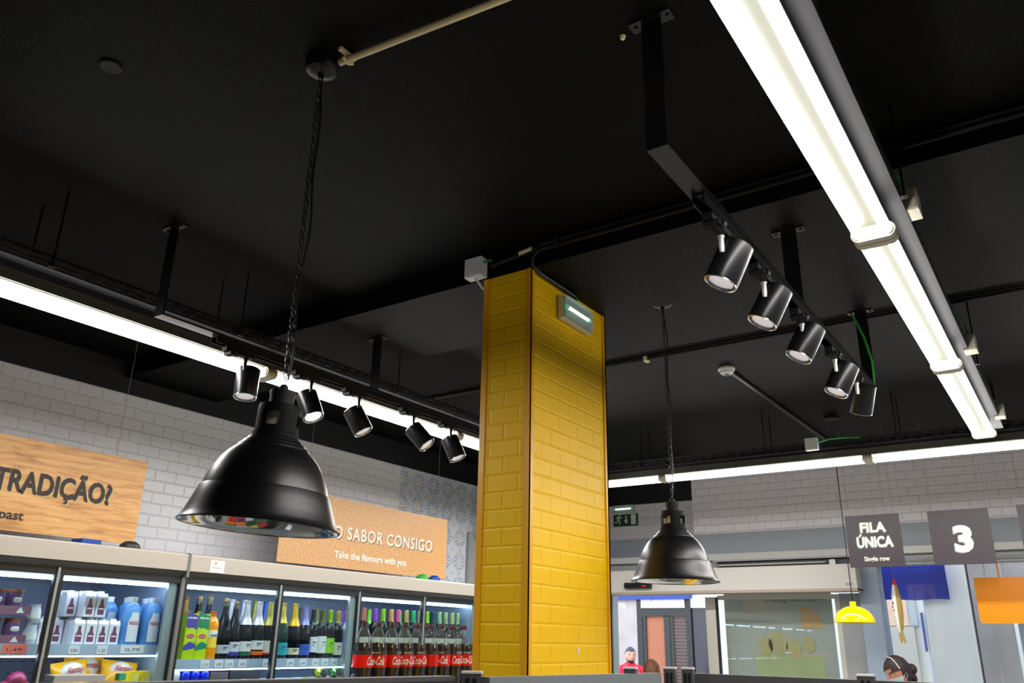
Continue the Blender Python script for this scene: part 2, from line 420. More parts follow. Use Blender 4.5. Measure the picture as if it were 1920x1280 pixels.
# ------------------------------------------------------------------ outside
struct(bx('ground', M['asphalt'], (-16, 14, 8.2, 20, -0.3, -0.15)))
opp = thing('street_building', 'pale stone street building seen through the open doorway, with black-framed doors and the number 7B', 'building', (0, 13.0, -0.15))
mb = MB(); mb.box(-14, 12, 0, 0.6, 0, 9); mb.build('facade', M['render_white'], opp)
bx('stone_pier', M['stone'], (-6.78, -6.27, -0.10, 0.0, 0, 2.52), opp)
bx('blue_fascia', M['blue'], (-7.5, -5.33, -0.16, 0.0, 2.46, 3.2), opp)
fr = MB()
for b in ((-6.27, -6.18, 2.45), (-5.80, -5.70, 2.21), (-5.42, -5.33, 2.45)): fr.box(b[0], b[1], -0.09, 0.0, 0, b[2])
fr.box(-6.18, -5.42, -0.09, 0.0, 2.20, 2.32); fr.box(-6.20, -6.12, -0.08, 0.0, 0, 2.2); fr.box(-5.70, -5.64, -0.08, 0, 0, 2.2)
dr = fr.build('door_frame', M['doorframe'], opp)
bx('door_panel', M['terracotta'], (-6.12, -5.80, -0.05, 0.0, 0, 2.2), opp)
sl = MB()
for k in range(44): sl.box(-5.64, -5.42, -0.065, 0.0, 0.02 + k * 0.05, 0.062 + k * 0.05)
sl.build('roller_shutter', M['shutter'], opp)
sg = bx('shop_sign', M['white'], (-6.18, -5.42, -0.12, -0.09, 2.33, 2.60), opp)
place_text('sign_lettering', 'Reparações de', 0.1, M['textblack'], sg, (-6.10, -0.121, 2.46), AX_FRONT, fit=(0.6, 0.075), shear=0.35)
bx('dark_window', M['darkglass'], (-5.33, -5.02, -0.05, 0.0, 0, 2.33), opp)
bx('window_header', M['white'], (-5.33, -5.0, -0.08, 0.0, 2.33, 2.47), opp)
place_text('house_number', '7B', 0.1, M['white'], opp, (-6.60, -0.102, 2.33), AX_FRONT, fit=(0.13, 0.08), bold=0.01)
bx('peach_panel', M['peach'], (-2.52, -2.16, -0.05, 0.0, 2.08, 2.42), opp)
bx('upper_panel', M['palepane'], (-2.75, -2.05, -0.04, 0.0, 2.08, 2.9), opp)
bx('pale_door_leaf', M['ledge'], (-2.55, -2.1, -0.07, 0.0, 0, 2.07), opp)
bx('pale_door_leaf', M['palepane'], (-1.95, -1.72, -0.07, 0.0, 0, 2.6), opp)
bx('downpipe', M['blue'], (-1.99, -1.96, -0.12, -0.08, 1.75, 2.25), opp)

KO = 10.0 / 8.6
KZ = lambda z: 1.65 + (z - 1.65) * KO
pp = bx('street_pier', M['render_white'], (-1.285 * KO, -0.92 * KO, 10.0, 10.4, -0.15, 4.0), bev=0.01)
tag(pp, 'smooth white rendered pier outside the shop window, right of the blue canopy pole', 'pillar')
sp = MB(); sp.box(-0.90 * KO, -0.63 * KO, 10.15, 10.5, -0.15, 4.0); sp.box(-0.63 * KO, 4.0, 10.2, 10.5, 2.22, 4.0); sp.bevel(0.01)
tag(sp.build('stone_surround', M['stone']), 'mottled pale stone surround of the neighbouring shop right of the white pier', 'stone surround')
nb = thing('neighbour_shopfront', 'green-lit shop window at the far right beside the stone surround', 'shopfront', (0, 10.6, -0.15))
bx('frame', M['palepane'], (-0.70, -0.61, -0.05, 0.05, 0, 2.5), nb)
bx('frame', M['shopgreen'], (-0.48, -0.39, -0.05, 0.05, 0, 2.5), nb)
bx('rear_wall', M['shopgreen'], (-0.70, 3.4, 0.5, 0.6, 0, 3.2), nb)
bx('dark_screen', M['textblack'], (-0.34, 0.15, 0.0, 0.05, 1.78, 2.06), nb)
bx('shelf_panel', M['shutter'], (-0.58, -0.48, 0.1, 0.2, 0, 2.5), nb)
bx('cabinet', M['ledge'], (-0.34, 0.2, 0.05, 0.2, 1.2, 1.72), nb)

bp = MB().box(-1.715 * KO, -1.60 * KO, 9.92, 10.0, -0.15, 2.9).bevel(0.008).build('canopy_pole', M['blue'])
tag(bp, 'deep blue square pole outside the window beside the grey-blue column', 'pole')
aw = MB()
n = 14; A = []; B = []
for k in range(n + 1):
    t = k / n; z = KZ(2.48) - 0.42 * KO * t; y = 9.88 - 0.07 * math.sin(t * PI * 1.5)
    A.append([aw.bm.verts.new((-1.62 * KO + (-1.04 + 1.62 - 0.02 * t) * KO * q / 12, y + 0.012 * math.sin(5 * t + q * 0.9) * (q / 12), z + 0.006 * math.sin(q * 0.8))) for q in range(13)])
for k in range(n):
    for q in range(12): aw.bm.faces.new((A[k][q], A[k][q + 1], A[k + 1][q + 1], A[k + 1][q]))
bmesh.ops.solidify(aw.bm, geom=aw.bm.faces[:], thickness=0.012)
awo = aw.build('blue_awning', M['awning'])
tag(awo, 'royal blue canvas awning rolled down outside, right of the blue pole', 'awning')

# ------------------------------------------------------------------ shop front fittings
# jambs of the sliding door
struct(bx('window_1', M['bluegrey'], (-1.665, -1.50, 7.80, 8.00, 0, 2.335), bev=0.004))   # blue-grey cladding column
j = MB(); j.box(-4.12, -4.075, 7.84, 7.95, 0, 2.09); struct(j.build('trim_7', M['alu']))
od = struct(bx('door_1', M['alu_light'], (-3.10, -3.0, 7.88, 7.93, 0, 2.07)))
bx('door_gasket', M['dark_frame'], (-3.0, -2.985, 7.885, 7.925, 0, 2.07), od)
dl = MB(); dl.box(-2.985, -1.86, 7.90, 7.94, 2.045, 2.085); dl.box(-1.90, -1.86, 7.90, 7.94, 0, 2.045); dl.box(-2.985, -1.86, 7.90, 7.94, 0, 0.1)
d2 = struct(dl.build('door_2', M['alu_light']))
bx('glass_pane', M['wglass'], (-2.985, -1.90, 7.915, 7.921, 0.1, 2.045), d2)
struct(bx('window_2', M['frontgrey'], (-1.86, -1.665, 7.90, 7.95, 0, 2.09)))
pane = struct(bx('window_3', M['wglass'], (-1.50, 3.4, 7.94, 7.948, 0.4, 2.318)))
bx('window_post', M['ledge'], (-0.70, -0.695, 7.93, 7.955, 0.4, 2.318), pane)
struct(bx('wall_front_sill', M['greywall'], (-1.50, 3.5, 7.84, 8.02, 0, 0.4)))

# poster film behind the sliding glass
pf = thing('poster_banner', 'pale grey-green banner behind the sliding glass door with reversed lettering and an orange shape', 'banner', (0, 8.12, 0))
M['film'] = mat('pale_banner_film', srgb(176, 184, 174), rough=0.5, var=0.06, vscale=1.5)
M['filmgreen'] = mat('banner_green_area', srgb(176, 190, 130), rough=0.5, var=0.2, vscale=5)
M['filmorange'] = mat('banner_orange', srgb(214, 168, 96), rough=0.5)
M['filmyellow'] = mat('banner_yellow', srgb(186, 178, 116), rough=0.5, var=0.2, vscale=9)
M['filmink'] = mat('banner_faded_ink', srgb(128, 134, 128), rough=0.5)
bx('banner_sheet', M['film'], (-3.0, -1.98, 0, 0.01, 0.7, 2.20), pf)
bx('green_area', M['filmgreen'], (-2.72, -2.10, -0.004, 0.0, 0.7, 1.56), pf)
mb = MB()
for (x, z, r) in ((-2.62, 1.64, .07), (-2.50, 1.66, .09), (-2.36, 1.62, .07), (-2.22, 1.66, .06)):
    mb.lathe([(0, 0), (r, 0), (r, 0.003), (0, 0.003)], 20, Matrix.Translation((x, -0.006, z)) @ Matrix.Rotation(PI / 2, 4, 'X') @ Matrix.Diagonal((1, 1.2, 1, 1)))
mb.build('yellow_fruit_print', M['filmyellow'], pf)
mb = MB(); mb.poly_prism([(-2.27 + 0.19 * math.cos(a), 1.80 + 0.19 * math.sin(a)) for a in [k * PI / 24 for k in range(13)]] + [(-2.27, 1.80)], 'Y', -0.005, 0)
mb.build('orange_shape', M['filmorange'], pf)
tb = text_bm('Vitamins galore', 0.09, bold=0.01)
for v in tb.bm.verts: v.co.x *= -1
tb.bm.transform(Matrix.Translation((-2.05, -0.003, 2.035)) @ AX_FRONT.to_4x4())
tb.build('reversed_lettering', M['filmink'], pf, smooth=0)
bx('door_rear_wall', M['frontgrey'], (-3.1, -1.7, 8.4, 8.45, 0, 2.4), pf)

# sliding door operator
op = thing('door_operator', 'long off-white sliding door operator box above the entrance', 'door operator', (0, 7.6, 2.09))
MB().box(-4.10, -1.63, 0, 0.2, 0.012, 0.225).bevel(0.006).build('casing', M['opbox'], op)
bx('bottom_edge', M['opedge'], (-4.10, -1.63, -0.004, 0.2, 0, 0.012 + 0.012), op)
bx('rating_plate', M['bluegrey'], (-1.72, -1.665, -0.006, 0, 0.05, 0.068), op)
sl = thing('air_curtain', 'dark recessed slot unit with pale edge above the door operator box', 'air curtain', (0, 7.7, 2.32))
bx('slot', M['dark_frame'], (-2.90, -1.66, 0.05, 0.1, 0.005, 0.06), sl)
bx('cover', M['frontgrey'], (-2.93, -1.66, 0.0, 0.1, 0.06, 0.075), sl)
bx('lip', M['ledge'], (-2.88, -1.90, 0.02, 0.05, 0.022, 0.032), sl)
bx('socket', M['white_plastic'], (-1.86, -1.81, 0.0, 0.05, 0.0, 0.045), sl)
se = thing('door_sensor', 'small black motion sensor on the door operator box behind the far lamp', 'sensor', (-3.66, 7.60, 2.17))
MB().box(-0.14, 0.14, -0.045, -0.0001, -0.025, 0.028).bevel(0.012).build('casing', M['black_metal'], se)
bx('red_lens', M['red'], (0.05, 0.10, -0.047, -0.044, -0.012, 0.0), se)

# exit sign and emergency lamps
def runner(mb, ox, oz, s):
    def limb(p, w):
        for a, b in zip(p, p[1:]):
            a = Vector(a); b = Vector(b); d = (b - a).normalized(); q = Vector((-d.y, d.x)) * w / 2
            pts = [a - q - d * w * .3, b - q + d * w * .3, b + q + d * w * .3, a + q - d * w * .3]
            mb.poly_prism([(ox + p_.x * s, oz + p_.y * s) for p_ in pts], 'Y', -0.004, 0)
    limb([(0, 0), (0.12, 0.38)], 0.2)
    limb([(0.12, 0.36), (0.32, 0.22), (0.48, 0.34)], 0.09)
    limb([(0.1, 0.38), (-0.12, 0.36), (-0.22, 0.18)], 0.09)
    limb([(0.02, 0), (0.22, -0.14), (0.16, -0.45)], 0.11)
    limb([(-0.02, 0), (-0.18, -0.24), (-0.42, -0.22)], 0.11)
    mb.lathe([(0, 0), (0.1 * s, 0), (0.1 * s, 0.004), (0, 0.004)], 14, Matrix.Translation((ox + 0.2 * s, -0.0, oz + 0.58 * s)) @ Matrix.Rotation(PI / 2, 4, 'X'))
ex = thing('exit_sign', 'dark green emergency exit sign with running figure and down arrow on the tiled wall', 'exit sign', (-3.975, 7.988, 2.872))
bx('board', M['exitgreen'], (-0.145, 0.145, -0.012, 0.0, -0.065, 0.068), ex)
mb = MB()
for b in ((-0.145, 0.145, 0.062, 0.068), (-0.145, -0.14, -0.065, 0.062)): mb.box(b[0], b[1], -0.014, -0.012, b[2], b[3])
mb.build('border', M['exitwhite'], ex)
mb = MB(); runner(mb, -0.082, 0.0, 0.095)
mb.poly_prism([(0.010 - 0.007, 0.045), (0.010 + 0.007, 0.045), (0.017, -0.01), (0.036, -0.002), (0.010, -0.042), (-0.016, -0.002), (0.003, -0.01)], 'Y', -0.004, 0)
mb.box(0.07, 0.125, -0.004, 0, -0.05, 0.055)
f = mb.build('pictogram', M['exitwhite'], ex, loc=(0, -0.0125, 0))
def emergency_light(loc, rotz, w, h, d, label):
    t = thing('emergency_light', label, 'emergency light', loc, rotz)
    MB().box(-w / 2, w / 2, -d * 0.55, 0, -h / 2, h / 2).bevel(0.006).build('base', M['cream'], t)
    m2 = MB(); m2.poly_prism([(-w / 2 + .003, -d * .55), (-w / 2 + .003, -d * 0.85), (-w / 2 + .03, -d), (w / 2 - .03, -d), (w / 2 - .003, -d * .85), (w / 2 - .003, -d * .55)], 'Z', -h / 2 + .003, h / 2 - .003)
    m2.build('diffuser', M['diff'], t, smooth=20)
    MB().cyl((-w * .36, -d * .72, 0.004), (w * .36, -d * .72, 0.004), 0.008, 10).build('lamp_tube', M['emled'], t)
    g = MB()
    for sx in (-1, 1): g.cyl((sx * w * .37, -d * .72, 0.004), (sx * w * .44, -d * .72, 0.004), 0.010, 10)
    g.build('green_indicator', M['emgreen'], t)
    return t
emergency_light((-1.7885, 3.10, 3.087), PI / 2, 0.265, 0.110, 0.045, 'white emergency light with glowing tube near the top of the yellow pillar')
emergency_light((-3.985, 7.99, 2.982), 0, 0.25, 0.085, 0.05, 'glowing emergency light above the green exit sign on the far wall')

# leaning column and perforated white canopy at the end of the left wall
gb = thing('roller_grille_box', 'perforated white grille housing leaning at the end of the left wall', 'grille housing', (-4.875, 6.50, 0))
bx('grey_jamb', M['frontgrey'], (0, 0.03, -0.11, 0.02, 0, 2.62), gb)  # grey strip modelled in place of the shadow beside the white panel
bx('white_panel', M['header'], (0, 0.10, 0.02, 0.42, 0, 2.60), gb)
mt = Matrix.Translation((0.15, 0.06, 2.62)) @ Matrix.Rotation(math.radians(-14), 4, 'X')
g = MB(); g.box(-0.06, 0.10, -0.03, 0.06, 0.0, 0.44, mt)
for k in range(2): g.cyl(mt @ Vector((-0.06, -0.03 + k * 0.06, 0)), mt @ Vector((-0.06, -0.03 + k * 0.06, 0.43)), 0.010, 8)
g.cyl((0.03, -0.02, 2.60), (0.22, -0.02, 2.60), 0.035, 14)
g.build('slanted_guide', M['header'], gb)
h = MB()
for k in range(9):
    for q in (0, 1): h.box(0.101, 0.104, -0.015 + q * 0.035, 0.0 + q * 0.035, 0.03 + k * 0.045, 0.052 + k * 0.045, mt)
    h.box(-0.03, 0.0, -0.033, -0.03, 0.03 + k * 0.045, 0.052 + k * 0.045, mt)
h.build('slots', M['dark_frame'], gb)

# ------------------------------------------------------------------ fluorescent battens
ZT = 2.87
def batten(loc, rotz, label, group, proto=[]):
    """a twin-tube batten 1.53 m long along local +Y"""
    if not proto:
        t = thing('fluorescent_batten', label, 'ceiling light', loc, rotz, group)
        MB().box(-0.036, 0.036, 0.0, 1.53, 0.024, 0.072).bevel(0.005).build('housing', M['housing'], t)
        w = MB()
        for s in (-1, 1):
            w.poly_prism([(s * 0.037, 0.028), (s * 0.050, 0.026), (s * 0.050, 0.028), (s * 0.037, 0.031)], 'Y', 0.0, 1.53)
        w.box(-0.040, 0.040, 0.001, 1.529, 0.072, 0.074)
        w.build('reflector_wing', M['housing'], t)
        for s in (-1, 1):
            MB().cyl((s * 0.040, 0.032, 0), (s * 0.040, 1.498, 0), 0.0165, 14).build('tube', M['tube'], t)
            la = bpy.data.lights.new('tube_light', 'AREA'); la.shape = 'RECTANGLE'; la.size = 0.022; la.size_y = 1.44; la.energy = TUBE_W; la.color = (1.0, 0.965, 0.93)
            lo = bpy.data.objects.new('tube_light', la); C.objects.link(lo); lo.parent = t; lo.location = (s * 0.040, 0.765, -0.018)
        for y in (0.015, 1.515):
            e = MB()
            n = 28; pts = []
            for k in range(n):
                a = 2 * PI * k / n; x = 0.026 * math.cos(a); z = 0.026 * math.sin(a)
                pts.append((x + (0.040 if math.cos(a) > 0 else -0.040), z + 0.002))
            e.poly_prism(pts, 'Y', y - 0.015, y + 0.015)
            for s in (-1, 1): e.cyl((s * 0.04, y - (0.02), 0), (s * 0.04, y + 0.02, 0), 0.019, 14)
            e.cyl((0, y - 0.02, -0.002), (0, y + 0.02, -0.002), 0.011, 12)
            e.build('lamp_holder', M['cream'], t)
        proto.append(t); return t
    return dup(proto[0], loc, (0, 0, rotz), label, group)
XD, XL, YB = -0.365, -3.225, 6.02
for k, y in enumerate((-0.52, 1.015, 2.55, 4.085)):
    if k == 0: continue
    lb = ('twin-tube fluorescent light on the right, mostly out of frame overhead', 'brightest twin-tube fluorescent light running down from the top edge at the right',
          'middle twin-tube light of the right row, between the two oval joints', 'farthest twin-tube light of the right row, ending above the front strip')[k]
    batten((XD, y, ZT), 0, lb, 'right row of fluorescent lights')
for k, y in enumerate((-2.08, -0.55, 0.98, 2.51, 4.04)):
    lb = ('twin-tube light of the left row far behind the viewer', 'twin-tube light of the left row just out of the left edge', 'twin-tube fluorescent light entering at the left edge above the wooden sign',
          'twin-tube fluorescent light behind the left track spotlights', 'twin-tube light of the left row next to the yellow pillar', 'twin-tube light of the left row hidden behind the pillar')[k]
    if k > 1: batten((XL, y, ZT), 0, lb, 'left row of fluorescent lights')
for k, x in enumerate((-2.64, -1.11, 0.42)):
    lb = ('fluorescent light of the front strip just right of the pillar', 'fluorescent light of the front strip behind the far lamp chain and above the number signs',
          'fluorescent light of the front strip at the right edge of the photo')[k]
    batten((x, YB, ZT), PI / 2, lb, 'front row of fluorescent lights')
batten((1.95, YB, ZT), PI / 2, 'front row fluorescent light beyond the right edge', 'front row of fluorescent lights')

# ------------------------------------------------------------------ cable trays
def perf(mb, L, h, pitch=0.075, slot=0.035, sh=0.009, rows=(0.3, 0.7), along='Y', x=0.0, y0=0.0, z0=0.0):
    """a plate with real slots"""
    zs = [0.0]
    for r_ in rows: zs += [h * r_ - sh / 2, h * r_ + sh / 2]
    zs.append(h)
    n = int(L / pitch)
    for i in range(n):
        for k in range(len(zs) - 1):
            solid = (k % 2 == 0)
            off = 0.0 if k < 2 else pitch * 0.25
            segs = [(0, pitch)] if solid else [(0, 0.012 + off), (0.012 + off + slot, pitch)]
            for a, b in segs:
                pts = ((x, y0 + i * pitch + a, z0 + zs[k]), (x, y0 + i * pitch + b, z0 + zs[k]), (x, y0 + i * pitch + b, z0 + zs[k + 1]), (x, y0 + i * pitch + a, z0 + zs[k + 1]))
                mb.quad(*pts)
def tray(loc, rotz, L, width, label, rods):
    t = thing('cable_tray', label, 'cable tray', loc, rotz)
    mb = MB()
    perf(mb, L, 0.055, x=width / 2); perf(mb, L, 0.055, x=-width / 2)
    bmesh.ops.remove_doubles(mb.bm, verts=mb.bm.verts[:], dist=1e-5)
    bmesh.ops.solidify(mb.bm, geom=mb.bm.faces[:], thickness=0.0015)
    mb.build('perforated_side', M['tray'], t)
    MB().box(-width / 2, width / 2, 0, L, -0.003, 0.0).build('base_plate', M['tray'], t)
    for y in rods:
        for s in (-1, 1):
            MB().cyl((s * (width / 2 + 0.012), y, -0.002), (s * (width / 2 + 0.012), y, ZC - 0.001 - loc[2]), 0.004, 6).build('threaded_rod', M['black_metal'], t)
        bx('bracket', M['black_metal'], (-width / 2 - 0.02, width / 2 + 0.02, y - 0.012, y + 0.012, 0.0, 0.004), t)
    return t
tray((-3.20, -2.0, 2.972), 0, 7.6, 0.17, 'long black perforated cable tray above the left row of lights', (3.36, 4.25, 5.36))
tray((XD + 0.03, -2.0, 2.955), 0, 7.85, 0.13, 'black perforated cable tray above the right row of lights', (1.2, 4.5, 6.4))
tray((3.3, 6.02, 2.965), PI / 2, 6.9, 0.15, 'black perforated cable tray above the front row of lights', (2.0, 3.6, 4.2, 5.1, 6.1))
for (x, y0, y1, nm) in ((XL, -2.0, 5.55, 'left'), (XD, -0.5, 5.6, 'right')):
    u = MB().box(x - 0.07, x + 0.045, y0, y1, 2.945 if x < -1 else 2.942, 2.968 if x < -1 else 2.951)
    tag(u.build('mounting_rail', M['tray']), 'dark grey mounting rail between the %s lights and their tray' % nm, 'rail')
tag(MB().box(-3.6, 3.4, YB - 0.028, YB + 0.028, 2.942, 2.960).build('mounting_rail', M['tray']), 'dark grey mounting rail between the front lights and their tray', 'rail')

# ------------------------------------------------------------------ track lights
def strap_frame(x, ys, zbs, y0, y1, z, label):
    t = thing('lighting_track', label, 'track light frame', (x, 0, 0))
    for i, (y, zt) in enumerate(zip(ys, zbs)):
        a = MB(); a.box(-0.030, 0.030, y - 0.004, y + 0.004, z, zt - 0.004)
        a.build('hanger', M['black_metal'], t)
        p = MB(); p.box(-0.062, 0.062, y - 0.022, y + 0.022, zt - 0.005, zt - 0.0005); p.bevel(0.0015)
        for s in (-1, 1): p.cyl((s * 0.048, y, zt - 0.010), (s * 0.048, y, zt - 0.004), 0.006, 8)
        p.build('ceiling_plate', M['black_metal'], t)
    MB().box(-0.030, 0.030, y0, y1, z - 0.006, z + 0.002).build('flat_bar', M['black_metal'], t)
    tr = MB()
    for s in (-1, 1): tr.box(s * 0.017 - 0.002, s * 0.017 + 0.002, y0 + 0.28, y1 - 0.02, z - 0.036, z - 0.006)
    tr.box(-0.017, 0.017, y0 + 0.28, y1 - 0.02, z - 0.012, z - 0.006)
    tr.build('track', M['black_metal'], t)
    return t
strap_frame(-0.74, (1.74, 3.0, 4.30), (ZC, 3.195, ZC), 1.736, 4.304, 2.885, 'black flat-bar frame with lighting track on the right, hung by three straps')
strap_frame(-3.0, (1.77, 3.06, 4.33), (ZC, 3.195, ZC), 1.766, 4.334, 2.893, 'black flat-bar frame with lighting track on the left, in front of the left lights')

spot_cache = {}
def spot(trackx, tracky, zt, c, axis, label, group, lit=False, dark=False):
    """track spotlight: adapter and stem fixed to the track, cylinder body aimed along axis"""
    t = thing('track_spotlight', label, 'spotlight', (trackx, tracky, zt), 0, group)
    c = Vector(c) - Vector((trackx, tracky, zt)); ax = Vector(axis).normalized()
    m = Matrix.Translation(c) @ ax.to_track_quat('-Z', 'Y').to_matrix().to_4x4() @ Matrix.Translation((0, 0, 0.006)) @ Matrix.Diagonal((1.05, 1.05, 1, 1))
    # body from -0.075 (front) to +0.075 (back)
    body = MB().lathe([(0, 0.064), (0.045, 0.064), (0.050, 0.060), (0.050, -0.072), (0.0485, -0.076), (0.046, -0.075), (0.046, -0.05)], 40, m)
    body.build('body', M['black_metal'], t)
    rim = MB().lathe([(0.0487, -0.073), (0.0492, -0.0775), (0.0465, -0.0785), (0.0445, -0.076), (0.0455, -0.070)], 40, m)
    ro = rim.build('front_ring', M['chrome'], t)
    fins = MB()
    for k in range(30):
        a = 2 * PI * k / 30
        mm = m @ Matrix.Rotation(a, 4, 'Z')
        fins.box(0.0368, 0.0462, -0.0011, 0.0011, -0.074, -0.060, mm)
    fins.build('grille', M['chrome'], ro)
    rf = MB().lathe([(0.039, -0.072), (0.030, -0.055), (0.016, -0.035), (0.0, -0.033)], 32, m)
    rfo = rf.build('reflector', M['reflector'], t)
    MB().lathe([(0, -0.0665), (0.018, -0.0672), (0.0355, -0.0700), (0.0365, -0.066), (0, -0.062)], 28, m).build('lens', M['spotlit'] if lit else M['spotsheen'], rfo)
    # adapter and stem
    MB().box(-0.016, 0.016, -0.14, 0.015, -0.022, 0.0).bevel(0.003).build('adapter', M['black_matte'], t)
    k = MB(); k.cyl((0.028, -0.11, -0.028), (0.028, -0.09, -0.028), 0.014, 10); k.box(-0.02, 0.03, -0.125, -0.095, -0.036, -0.02)
    k.build('locking_lever', M['black_matte'], t)
    q0 = Vector((-0.006, -0.016, 0))
    st = MB(); st.cyl(q0 + Vector((0, 0, -0.018)), q0 + Vector((0, 0, -0.030)), 0.011, 16); st.cyl(q0 + Vector((0, 0, -0.028)), q0 + Vector((0, 0, -0.056)), 0.0085, 16); st.cyl(q0 + Vector((0, 0, -0.056)), q0 + Vector((0, 0, -0.078)), 0.0085, 16, 0.007)
    st.build('stem', M['nickel'] if not dark else M['black_metal'], t)
    return t
ZTR = 2.849
rs = [((-0.744, 2.257, 2.751), (-0.393, -0.177, -0.903), 2.222), ((-0.745, 2.663, 2.756), (-0.422, -0.198, -0.885), 2.63), ((-0.749, 3.116, 2.765), (-0.418, -0.219, -0.882), 3.093),
      ((-0.738, 3.632, 2.751), (-0.396, -0.214, -0.893), 3.594), ((-0.74, 4.054, 2.765), (-0.30, 0.344, -0.802), 4.0)]
order = ('nearest black spotlight on the right track, highest in the photo', 'second black spotlight down the right track', 'third black spotlight down the right track, below the middle hanger',
         'fourth black spotlight down the right track, in front of the last one', 'last spotlight on the right track, turned away behind the fourth one')
for (c, a, ty), lb in zip(rs, order):
    spot(-0.74, ty, ZTR, c, a, lb, 'spotlights on the right track')
ls = [((-3.025, 2.265, 2.731), (0.098, -0.09, -0.991), 2.243), ((-3.038, 2.66, 2.722), (0.43, 0.069, -0.9), 2.644), ((-3.038, 2.997, 2.721), (0.409, 0.284, -0.867), 2.978),
      ((-3.006, 3.461, 2.728), (0.611, 0.284, -0.739), 3.417), ((-3.019, 3.789, 2.726), (0.39, 0.175, -0.904), 3.757)]
order = ('black spotlight pointing straight down, leftmost on the left track', 'brightly lit black spotlight on the left track, right of the near lamp chain', 'black spotlight on the left track under the second hanger, middle of the five',
         'black spotlight on the left track tilted most to the right, fourth of five', 'black spotlight on the left track nearest to the yellow pillar')
for i, ((c, a, ty), lb) in enumerate(zip(ls, order)):
    spot(-3.0, ty, ZTR + 0.008, c, a, lb, 'spotlights on the left track', lit=(i == 1), dark=True)

# ------------------------------------------------------------------ pendant lamps
def pendant(x, y, zr, zceil, rz, label, tilt=0.0, ks=1.0, kr=1.0):
    t = thing('pendant_lamp', label, 'pendant lamp', (x, y, zr), rz, None)
    out = [(0.200, 0.0), (0.2005, 0.003), (0.197, 0.006), (0.190, 0.018), (0.181, 0.042), (0.172, 0.066), (0.164, 0.088), (0.1625, 0.0905), (0.160, 0.091), (0.158, 0.098), (0.151, 0.120), (0.140, 0.145), (0.125, 0.170),
           (0.110, 0.188), (0.098, 0.198), (0.096, 0.2005), (0.0925, 0.2015), (0.0905, 0.208), (0.086, 0.2115), (0.082, 0.2125), (0.0795, 0.219), (0.0755, 0.2225), (0.0715, 0.2235), (0.069, 0.230), (0.064, 0.233), (0.058, 0.234)]
    MB().lathe(out, 72).build('shade', M['black_satin'], t, smooth=50)
    inn = [(r - 0.0022, z + 0.0004) for r, z in out]
    inn[0] = (0.1995, 0.0002)
    sh = [c for c in t.children if c.name.startswith('shade')][0]
    rim = MB().lathe([(0.1985, -0.0018), (0.2015, -0.0012), (0.2025, 0.0015), (0.2005, 0.004)], 72).build('rim', M['chrome'] if zr > 9 else M['black_metal'], sh)
    MB().lathe(inn, 72).build('reflector', M['mirror'], t, smooth=50)
    # collar with four square windows
    n = 64
    prof = [(0.061, 0.232), (0.0605, 0.246), (0.0565, 0.249), (0.056, 0.262), (0.056, 0.298), (0.0555, 0.320), (0.0535, 0.324), (0.034, 0.326)]
    def skip(k, i): return k == 3 and (i % 16) < 7
    mb = MB().lathe(prof, n, None, skip)
    bmesh.ops.solidify(mb.bm, geom=mb.bm.faces[:], thickness=0.003)
    mb.build('collar', M['black_matte'], t)
    MB().lathe([(0, 0.235), (0.024, 0.235), (0.024, 0.262), (0.036, 0.266), (0.036, 0.312), (0, 0.312)], 24).build('bulb_holder', M['cream'], t)
    MB().lathe([(0.0335, 0.322), (0.0325, 0.330), (0.0315, 0.345), (0.0345, 0.360), (0.0335, 0.366), (0.012, 0.370), (0.012, 0.380), (0.008, 0.386), (0, 0.386)], 32).build('cap', M['black_matte'], t)
    TM = Matrix.Translation((0, 0, 0.386)) @ Matrix.Rotation(-rz, 4, 'Z') @ Matrix.Rotation(tilt, 4, Vector((-0.565, 0.825, 0))) @ Matrix.Rotation(rz, 4, 'Z') @ Matrix.Diagonal((kr, kr, ks, 1)) @ Matrix.Translation((0, 0, -0.386))
    for o_ in [t_ for t_ in bpy.data.objects if t_.parent == t or (t_.parent and t_.parent.parent == t)]: o_.data.transform(TM)
    for o_ in [t_ for t_ in bpy.data.objects if t_.parent == t or (t_.parent and t_.parent.parent == t)]: o_.data.transform(Matrix.Translation((0, 0, -0.386 * (1 - ks))))
    H = zceil - zr
    link = MB(); zz = 0.386 * ks; k = 0
    while zz < H - 0.045:
        pts = []
        for q in range(11):
            a = 2 * PI * q / 10
            u, w = 0.0062 * math.cos(a), 0.0125 * math.sin(a)
            pts.append((u, 0, zz + 0.0105 + w) if k % 2 else (0, u, zz + 0.0105 + w))
        link.tube(pts, 0.0017, 5); zz += 0.0195; k += 1
    link.build('chain', M['black_metal'], t)
    cab = [(0.006 + 0.005 * math.sin(q * 0.45) + 0.010 * math.sin(PI * q / 40.0), 0.004 * math.cos(q * 0.3), 0.382 + (H - 0.02 - 0.382) * q / 40.0) for q in range(41)]
    MB().tube(cab, 0.0028, 6).build('cable', M['black_satin'], t)
    MB().lathe([(0.010, H - 0.052), (0.012, H - 0.045), (0.030, H - 0.043), (0.045, H - 0.035), (0.052, H - 0.020), (0.053, H - 0.001), (0, H - 0.001)], 36).build('ceiling_rose', M['black_satin'], t)
    return t
pendant(-1.658, 1.359, 1.900, ZC, 0.35, 'large near black bell pendant lamp in front of the white tiles and the cork sign', math.radians(3.2), 0.955, 0.975)
pendant(-1.548, 3.60, 1.911, ZC, 1.1, 'farther black bell pendant lamp right of the yellow pillar, in front of the entrance', math.radians(0.6), 0.97, 0.985)

